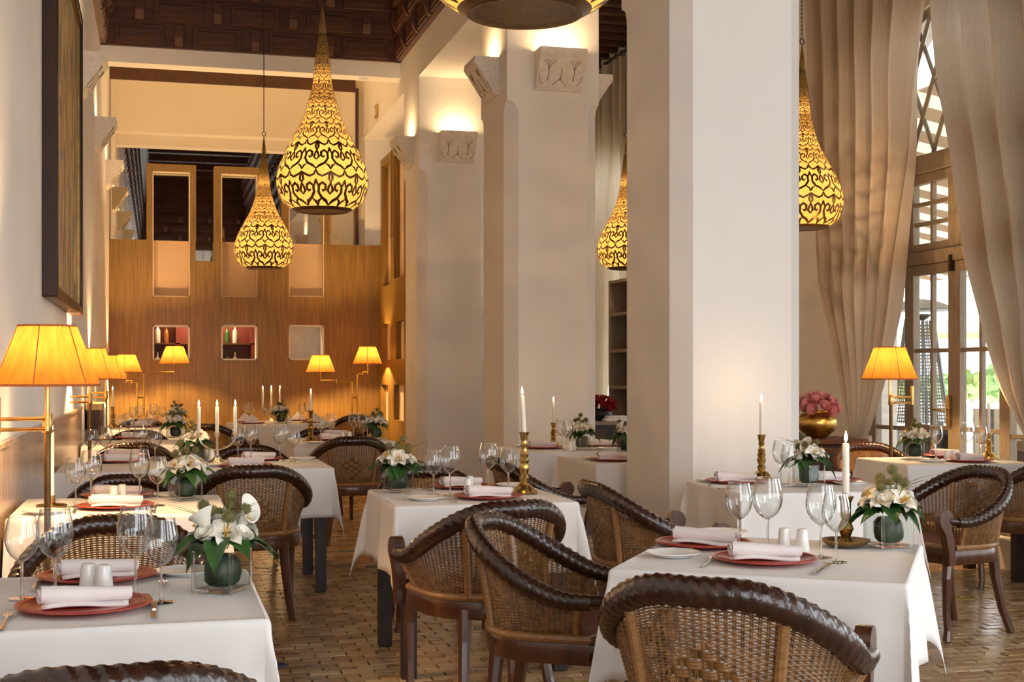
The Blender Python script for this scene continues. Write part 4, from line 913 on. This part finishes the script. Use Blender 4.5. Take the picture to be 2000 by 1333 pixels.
# candelabra
def candelabrum(x, y, h, hc, spread, label, m, tn):
    t = thing('candelabrum', label, 'candelabrum', (x, y, ZT))
    MB().lathe([(0, .001), (.062, 0), (.064, .006), (.05, .016), (.03, .03), (.014, .045), (.011, .06)], 26).build('foot', m, t)
    MB().lathe([(.011, .055), (.010, h - .03), (.014, h - .02), (.022, h), (.011, h), (.011, h - .015)], 16).build('stem', m, t)
    a = MB()
    for s in (-1, 1): a.tube([(s * spread * math.sin(q), 0, h - .02 - .085 * math.cos(q)) for q in [PI / 2 * i / 10 for i in range(11)]], .0055, 8, up=(0, 1, 0))
    a.build('arms', m, t)
    for s in (-1, 1): MB().lathe([(.006, h - .03), (.012, h - .022), (.022, h), (.011, h), (.011, h - .015)], 16, T(s * spread, 0, 0)).build('cup', m, t)
    for s, w in ((-1, 'wall-side cup'), (0, 'middle cup'), (1, 'aisle-side cup')): candle(x + s * spread, y, ZT + h - .012, hc + .012, f'the {w} of the {tn}', .0115)
x, y, _ = at(424, 906, ZT); candelabrum(x, y, .195, .165, .112, 'silver three-armed candelabrum in the middle of the long table', 'silver', 'silver candelabrum on the long table')
x, y, _ = at(530, 823, ZT); candelabrum(x, y, .21, .17, .10, 'three-armed candelabrum on the round table at the screen', 'silver', 'candelabrum on the round table')
# round table: pyramid napkins
n = TN['T']
py_ = thing('napkin', '', 'napkin'); mb = MB(); mb.add([(-.1, -.06, 0), (.1, -.06, 0), (.07, .07, 0), (-.07, .07, 0), (0, -.0, .105), (0, -.09, 0)], [(0, 5, 4), (5, 1, 4), (1, 2, 4), (2, 3, 4), (3, 0, 4)]); mb.build('folded_cloth', 'napkin', py_, smooth=False); freeze(py_)
for px, py, w in ((478, 825, 'wall end'), (492, 828, 'camera side'), (582, 822, 'far side'), (616, 826, 'screen-return end')):
    ware(CP, px, py, f'red charger plate at the {w} of the {n}', 0, .95, group='red charger plates'); x, y, _ = at(px, py, ZT); place(py_, (x, y, ZT + .007), 0, f'white napkin folded to a pyramid, {w} of the {n}', 'pyramid napkins')
glasses(n, ((482, 823, .95), (491, 825, 1.05), (517, 829, 1.0), (590, 826, 1.0), (600, 820, .95))); flowers(548, 827, n, 2, 4); shakers(n, (562, 827), (566, 829), 1.1)
# ---------------------------------------------------------------- french doors, transom and lattice arch in every bay; curtains
def window(b, idx, label):
    w = struct('window_%d' % idx, MB().box(XW + .02, XW + .14, b - OW, b - OW + .07, .06, 3.0), 'door_wood'); X0, X1 = XW + .03, XW + .09
    def bar(name, y0, y1, z0, z1, x0=X0, x1=X1): return MB().box(x0, x1, y0, y1, z0, z1, bev=.006).build(name, 'door_wood', w, smooth=False)
    bar('jamb', b + OW - .07, b + OW, .06, 3.0); bar('transom', b - OW + .07, b + OW - .07, 2.86, 3.0, XW + .01, XW + .13); bar('transom', b - OW + .07, b + OW - .07, 2.16, 2.26, XW + .01, XW + .12)
    bar('sill', b - OW, b + OW, .0, .07, XW - .02, XW + .2)
    ys = [b - OW + .07, b - .62, b, b + .62, b + OW - .07]
    for i in range(4):
        y0, y1 = ys[i], ys[i + 1]; leaf = i in (1, 2)
        for z0, z1, rows in ((.07, 2.16, 3), (2.26, 2.86, 3)):
            st = .075 if leaf else .045; lo = .26 if (leaf and z0 < 1) else (.22 if z0 < 1 else .06)
            bar('stile', y0, y0 + st, z0, z1); bar('stile', y1 - st, y1, z0, z1); bar('rail', y0 + st, y1 - st, z0, z0 + lo); bar('rail', y0 + st, y1 - st, z1 - .08, z1)
            a, c, p, q = y0 + st, y1 - st, z0 + lo, z1 - .08
            if leaf: bar('muntin', (a + c) / 2 - .016, (a + c) / 2 + .016, p, q, X0 + .01, X1 - .01)
            for k in range(1, rows): z = p + (q - p) * k / rows; bar('muntin', a, c, z - .016, z + .016, X0 + .012, X1 - .012)
            cols = 2 if leaf else 1
            for k in range(rows):
                for m in range(cols): MB().box(X0 + .028, X0 + .032, a + (c - a) * m / cols, a + (c - a) * (m + 1) / cols, p + (q - p) * k / rows, p + (q - p) * (k + 1) / rows).build('pane', 'pane', w, smooth=False)
    # arched lattice
    ap = [(b - OW * math.cos(PI * i / 24), 2.95 + (OT - 2.95) * math.sin(PI * i / 24) ** .8) for i in range(25)]
    MB().tube([(XW + .06, y, z) for y, z in ap], .045, 4, up=(1, 0, 0), caps=False).build('arch_frame', 'door_wood', w, smooth=False)
    def crown(y): q = max(0, 1 - ((y - b) / OW) ** 2); return 2.95 + (OT - 2.95) * q ** .4
    for s in (-1, 1):
        for k in range(-8, 9):
            c = b + k * .3; P = [(c + s * t_ * .045, 3.0 + t_ * .085) for t_ in range(15)]; P = [(y, z) for y, z in P if abs(y - b) < OW - .02 and z < crown(y)]
            if len(P) > 1: MB().tube([(XW + .06 + .008 * s, y, z) for y, z in (P[0], P[-1])], .021, 4, up=(1, 0, 0)).build('lattice_bar', 'door_wood', w, smooth=False)
    MB().prism([(b - OW + .01, 3.0)] + [(y, z) for y, z in ap if z > 3.0] + [(b + OW - .01, 3.0)], XW + .055, XW + .058, 'x').build('pane', 'pane', w, smooth=False)
    hb = MB(); hb.box(XW - .0, XW + .03, b + .02, b + .055, .93, 1.16, bev=.004); hb.tube([(XW - .02, b + .037, 1.05), (XW - .05, b + .037, 1.05), (XW - .055, b + .15, 1.055)], .008, 8); hb.build('door_handle', 'brass', w)
    MB().box(XW - .01, XW + .03, b - .012, b + .012, 2.08, 2.2, bev=.003).build('bolt', 'iron', w)
    return w
window(BAYS[3], 1, '')
window(BAYS[4], 2, '')
window(BAYS[2], 3, '')
# curtains
def interp(P, y):
    for (a, p), (b, q) in zip(P, P[1:]):
        if y <= b: return p + (q - p) * (y - a) / (b - a)
    return P[-1][1]
def curtain(Lp, Rp, X, folds, label, seed, m='curtain', z_tie=None, dep=.11):
    """Lp, Rp: (z, y) pairs of the two edges, top to floor."""
    rr = random.Random(seed); ph = [rr.uniform(-.5, .5) for _ in range(folds + 2)]
    Lp, Rp = sorted(Lp), sorted(Rp); zs = sorted({z for z, _ in Lp + Rp}); z0, z1 = 0.03, 5.15
    def f(u, v):
        z = z1 + (z0 - z1) * v; a, b = interp(Lp, z), interp(Rp, z); w = abs(b - a)
        k = u * folds; amp = min(dep, w / folds * .55 + .012); i = int(k); s = math.sin(2 * PI * k + .5 * math.sin(z * .9 + ph[i]))
        x = X - amp * (s * .75 + .25 * math.sin(4 * PI * k + z * .7 + seed)) - .25 * (.9 if w < .35 else 0) * 0
        return (x, a + (b - a) * (u + .008 * math.sin(5 * z + k)), z)
    mb = MB(); mb.grid(f, folds * 14, 60); t = thing('curtain', label, 'curtain', (0, 0, 0), 0, 'floor length curtains')
    mb.build('cloth', m, t)
    tz = z_tie
    if tz:
        a, b = sorted((interp(Lp, tz), interp(Rp, tz))); q = MB(); q.tube([(X + .10 * math.cos(w), (a + b) / 2 + ((b - a) / 2 + .03) * math.sin(w), tz) for w in [2 * PI * i / 20 for i in range(21)]], .012, 6, ey=3, caps=False); q.build('tieback', m, t)
    return t
XC = 5.42
def edge(P): 
    out = []
    for px, py in P: y, z = onX(px, py, XC); out.append((z, y))
    return out
El = edge([(1580, -150), (1585, 0), (1590, 200), (1600, 420), (1612, 560), (1640, 700), (1655, 800), (1664, 862)]); Er = edge([(1800, -150), (1795, 0), (1786, 130), (1776, 300), (1763, 450), (1746, 600), (1716, 760), (1692, 845), (1684, 862)])
El = [(5.2, El[0][1]), (.03, El[-1][1] + .05)] + El; Er = [(5.2, Er[0][1]), (.03, Er[-1][1] - .05)] + Er
curtain(El, Er, XC, 6, 'beige curtain gathered to one side, hanging beside the console with roses', 1, z_tie=onX(1670, 858, XC)[1])
El = edge([(1812, -150), (1822, 0), (1840, 130), (1858, 250), (1876, 380), (1898, 520), (1925, 640), (1962, 760), (2008, 860)]); 
El = [(5.2, El[0][1]), (.03, El[-1][1] + .02)] + El; Er = [(5.2, 6.35), (1.7, 6.5), (.85, 7.25), (.03, 7.3)]
curtain(El, Er, XC, 6, 'beige curtain swept aside at the picture edge in front of the french doors', 2, z_tie=.86)
def rod(b, i):
    t = thing('curtain_rod', 'dark iron curtain rod above the ' + i, 'rod', (XC, b, 5.2)); MB().tube([(0, -1.7, 0), (0, 1.7, 0)], .018, 10).build('bar', 'iron', t)
    rg = MB()
    for k in range(16): y = -1.5 + k * .2; rg.tube([(.03 * math.cos(a), y, .03 * math.sin(a) - .01) for a in [2 * PI * j / 12 for j in range(13)]], .005, 5, up=(0, 1, 0), caps=False)
    rg.build('rings', 'iron', t)
    for s in (-1, 1): MB().lathe([(.0, -.03), (.03, -.02), (.036, 0), (.03, .02), (0, .03)], 12, T(0, s * 1.72, 0, PI / 2)).build('finial', 'iron', t)
    for s in (-1, 1): MB().box(0, .23, s * 1.6 - .015, s * 1.6 + .015, -.015, .015).build('bracket', 'iron', t, smooth=False)
rod(BAYS[3], 'french doors'); rod(BAYS[4] + 2.7, 'far bay')
yA = onX(1166, 400, XC)[0]; yB = onX(1196, 400, XC)[0]; yC = onX(1212, 400, XC)[0]
curtain([(5.2, yA + .6), (.03, yA + .6)], [(5.2, yB), (2.5, yB + .1), (.03, yB + .4)], XC, 6, 'pale curtain hanging in the far bay beyond the middle pillar', 5, 'curtain_pale')
curtain([(5.2, yB - .05), (.03, yB - .05)], [(5.2, yC - .9), (.03, yC - .9)], XC + .06, 5, 'pale curtain next to the far bookcase behind the first pillar', 6, 'curtain_pale')
# far bookcase, sideboard, red flowers
bk = thing('bookcase', 'tall wooden bookcase in the far bay beside the pale curtain', 'bookcase', (5.05, 13.45, 0))
for y in (-.5, .47): MB().box(-.2, .2, y, y + .04, 0, 2.35).build('side_panel', 'door_wood', bk, smooth=False)
MB().box(.17, .2, -.5, .5, 0, 2.35).build('back_panel', 'door_wood', bk, smooth=False)
for z in (.3, .75, 1.15, 1.55, 1.95, 2.31): MB().box(-.2, .18, -.46, .47, z, z + .035).build('shelf', 'door_wood', bk, smooth=False)
for z, k in ((1.185, 'bottle_clear'), (1.585, 'bottle_amber')):
    for q in range(3):
        b = thing('jar', f'small {"clear" if k == "bottle_clear" else "amber"} jar, {["first", "second", "third"][q]} on its shelf of the far bookcase', 'jar', (4.98, 13.15 + q * .2, z), 0, 'jars on the far bookcase'); MB().lathe([(.04, 0), (.045, .01), (.045, .11), (.03, .14), (.03, .15)], 12).build('jar_body', k, b)
x, y, _ = at(1192, 822, .86); sb = thing('sideboard', 'dark wooden sideboard in the far bay under the red flowers', 'sideboard', (x, y, 0))
MB().box(-.55, .35, -.25, .25, .1, .83).build('body', 'table_wood', sb, smooth=False); MB().box(-.6, .4, -.28, .28, .83, .86).build('top', 'door_wood', sb, smooth=False)
for s in (-.5, .3):
    for q in (-.2, .2): MB().box(s - .03, s + .03, q - .03, q + .03, 0, .1).build('leg', 'table_wood', sb, smooth=False)
for q in (-.32, .12): MB().box(q - .18, q + .18, -.262, -.25, .16, .78).build('door', 'chair_wood', sb, smooth=False)
def bouquet(loc, label, rm, vprof, vm, rad, n, s, hyd=False):
    t = thing('flower_bowl', label, 'flowers', loc); MB().lathe(vprof, 30).build('bowl', vm, t); zt = vprof[-1][1]
    for i in range(n):
        q = (i + .5) / n; z = 1 - .95 * q; a = i * 2.39996; r = math.sqrt(1 - z * z); d = Vector((r * math.cos(a), r * math.sin(a), z * .8))
        f = obj('rose', rm, t, tuple(d * rad + Vector((0, 0, zt - .01)))); f.rotation_euler = d.to_track_quat('Z', 'Y').to_euler(); f.scale = (s,) * 3
    if hyd:
        h = MB()
        for i in range(60):
            q = (i + .5) / 60; z = 1 - 1.5 * q; a = i * 2.39996; r = math.sqrt(max(0, 1 - z * z)); d = Vector((r * math.cos(a), r * math.sin(a), z)); M = Matrix.Translation(d * .06 + Vector((rad * .75, -.02, zt + .04))) @ d.to_track_quat('Z', 'Y').to_matrix().to_4x4()
            for k in range(4): b = k * PI / 2; h.add([M @ Vector((0, 0, 0)), M @ Vector((.013 * math.cos(b - .5), .013 * math.sin(b - .5), .003)), M @ Vector((.018 * math.cos(b), .018 * math.sin(b), .004)), M @ Vector((.013 * math.cos(b + .5), .013 * math.sin(b + .5), .003))], [(0, 1, 2, 3)])
        h.build('hydrangea', 'hydrangea', t)
    return t
MB_V = [(.05, 0), (.09, .02), (.11, .06), (.10, .1), (.085, .12)]
bouquet((x - .1, y, .86), 'dome of dark red roses in a bowl on the far sideboard', ROSE_R, MB_V, 'black_paint', .13, 26, 1.5)
pn = thing('folded_linen', 'folded white linen lying on the far sideboard', 'linen', (x - .02, y - .2, .86)); MB().box(-.12, .12, -.08, .05, 0, .03, bev=.012).build('stack', 'napkin', pn); MB().box(-.10, .1, -.07, .04, .03, .055, bev=.012).build('cover', 'napkin', pn)
# console with golden vase
x, y, _ = at(1600, 861, .815); y += .22; x += .10; cs = thing('console_table', 'dark wooden console holding the golden vase by the curtain', 'console', (x, y, 0))
MB().box(-.4, .32, -.22, .3, .78, .82, bev=.006).build('top', 'frame_wood', cs, smooth=False); MB().box(-.37, .29, -.19, .27, .08, .78).build('body', 'frame_wood', cs, smooth=False)
for q in (-.21, .13): MB().box(q - .16, q + .17, -.205, -.19, .14, .72, bev=.004).build('door', 'table_wood', cs, smooth=False)
for q in (-.33, .25):
    for s in (-.15, .23): MB().box(q - .03, q + .03, s - .03, s + .03, 0, .08).build('foot', 'table_wood', cs, smooth=False)
bouquet((x + .0, y, .82), 'hammered golden vase full of pink roses and purple hydrangea', ROSE_P, [(.06, 0), (.075, .01), (.13, .06), (.155, .11), (.15, .15), (.12, .19), (.095, .205), (.1, .215)], 'gold', .14, 24, 1.7, True)
t = stick(x - .06, y + .24, .2, 'brass candlestick at the pillar end of the console'); t.location.z = .82; candle(x - .06, y + .24, .82 + .185, .17, 'the candlestick on the console')
sk = thing('floor_socket', 'small white socket box on the floor by the window wall', 'socket', (*at(1976, 1106, .0)[:2], 0)); MB().box(-.05, .05, -.03, .03, 0, .07, bev=.006).build('box', 'white_paint', sk); MB().tube([(-.05, 0, .03), (-.12, .15, .01), (-.16, .45, .006), (-.12, .75, .006)], .005, 6).build('cable', 'black_paint', sk)
# ---------------------------------------------------------------- terrace outside
struct('ground_terrace', MB().box(XW + .3, 40, -14, 50, -.3, -.02), 'patio')
aw = thing('awning', 'striped terrace awning of cream and brown bands outside the french doors', 'awning', (0, 0, 0))
for i in range(52):
    y = 2 + i * .34; MB().prism([(XW + .5, 3.7), (11.5, 2.75), (11.5, 2.735), (XW + .5, 3.685)], y, y + .34, 'y').build('band', 'awning_cream' if i % 2 else 'awning_brown', aw, smooth=False)
for y in (3.2, 8.5, 13.8, 19.1): MB().box(11.35, 11.45, y - .05, y + .05, -.02, 2.74).build('post', 'white_paint', aw, smooth=False)
def heater(x, y, label):
    t = thing('patio_heater', label, 'heater', (x, y, -.02)); MB().box(-.24, .24, -.24, .24, 0, .75).build('base', 'heater_steel', t, smooth=False)
    for sx_ in (-1, 1):
        for sy_ in (-1, 1): MB().tube([(sx_ * .23, sy_ * .23, .75), (sx_ * .11, sy_ * .11, 1.95)], .016, 6).build('upright', 'heater_steel', t)
    MB().tube([(0, 0, .75), (0, 0, 1.9)], .055, 14).build('glass_tube', 'pane', t)
    g = MB()
    for s in range(4):
        a = s * PI / 2
        for k in range(30): z = .8 + k * .037; r = .23 - .12 * (z - .75) / 1.2; g.tube([(r, -r, z), (r, r, z)], .006, 4, T(0, 0, 0, rz=a))
        for k in range(-4, 5): g.tube([(.23, k / 5 * .23, .78), (.115, k / 5 * .115, 1.93)], .006, 4, T(0, 0, 0, rz=a))
    g.build('guard', 'heater_steel', t)
    MB().lathe([(.05, 1.93), (.11, 1.97), (.12, 2.0)], 14).build('burner', 'black_paint', t); MB().lathe([(.42, 2.04), (.43, 2.05), (.2, 2.14), (.05, 2.17)], 28).build('hood', 'heater_steel', t)
heater(*[8.22, 13.1], 'steel pyramid patio heater standing outside the french doors')
def garden_chair(x, y, rz, label):
    t = thing('garden_chair', label, 'chair', (x, y, -.02), rz, 'dark terrace chairs'); MB().box(-.25, .25, -.25, .25, .4, .46, bev=.02).build('seat', 'black_paint', t)
    b = MB(); b.grid(lambda u, v: (.26 * math.sin((u - .5) * 2.6), -.26 * math.cos((u - .5) * 2.6), .42 + .42 * v * (1 - .3 * (2 * u - 1) ** 2)), 16, 6); o = b.build('backrest', 'black_paint', t); o.modifiers.new('thickness', 'SOLIDIFY').thickness = .02
    for a in (-.2, .2):
        for c in (-.2, .2): MB().tube([(a, c, .4), (a * 1.1, c * 1.1, 0)], .016, 6).build('leg', 'black_paint', t)
garden_chair(7.0, 11.0, 2.4, 'dark terrace chair outside behind the lily vase'); garden_chair(7.5, 12.0, 1.2, 'dark terrace chair in front of the patio heater'); garden_chair(7.0, 9.6, .4, 'dark terrace chair outside the window-side door leaf')
sf = thing('outdoor_sofa', 'striped outdoor sofa on the terrace beyond the door handle', 'sofa', (9.4, 12.0, -.02), -.5)
MB().box(-1, 1, -.35, .35, .15, .45, bev=.04).build('seat', 'white_paint', sf)
for k in range(20): MB().box(-1 + k * .1, -.9 + k * .1, .22, .4, .45, .95, bev=.01).build('stripe_panel', 'stripe_dark' if k % 2 else 'awning_cream', sf)
for a in (-.9, .9): MB().box(a - .05, a + .05, -.3, .3, 0, .15).build('foot', 'black_paint', sf, smooth=False)
ps = thing('parasol', 'yellow parasol standing far out on the sunny terrace', 'parasol', (15.5, 22.5, -.02)); MB().tube([(0, 0, 0), (0, 0, 2.5)], .03, 8).build('pole', 'white_paint', ps); MB().lathe([(1.6, 2.05), (1.6, 2.1), (.8, 2.35), (.04, 2.6)], 16).build('canopy', 'parasol_yellow', ps)
hg = MB(); rr = random.Random(4)
for i in range(2600):
    u = rr.random(); p = Vector((36 + 3 * rr.random(), -8 + 75 * u, rr.random() ** .8 * (1.1 + .3 * math.sin(u * 40)))); d = Vector((rr.gauss(0, 1), rr.gauss(0, 1), rr.gauss(0, 1))).normalized() * .45; e2 = d.cross(Vector((.2, .5, .8))).normalized() * .3
    hg.add([p - d, p + e2, p + d, p - e2], [(0, 1, 2, 3)])
o = hg.build('hedge_foliage', 'hedge', None, smooth=False); o['kind'] = 'stuff'; o['label'] = 'sunlit green hedge closing the far side of the terrace'; o['category'] = 'hedge'
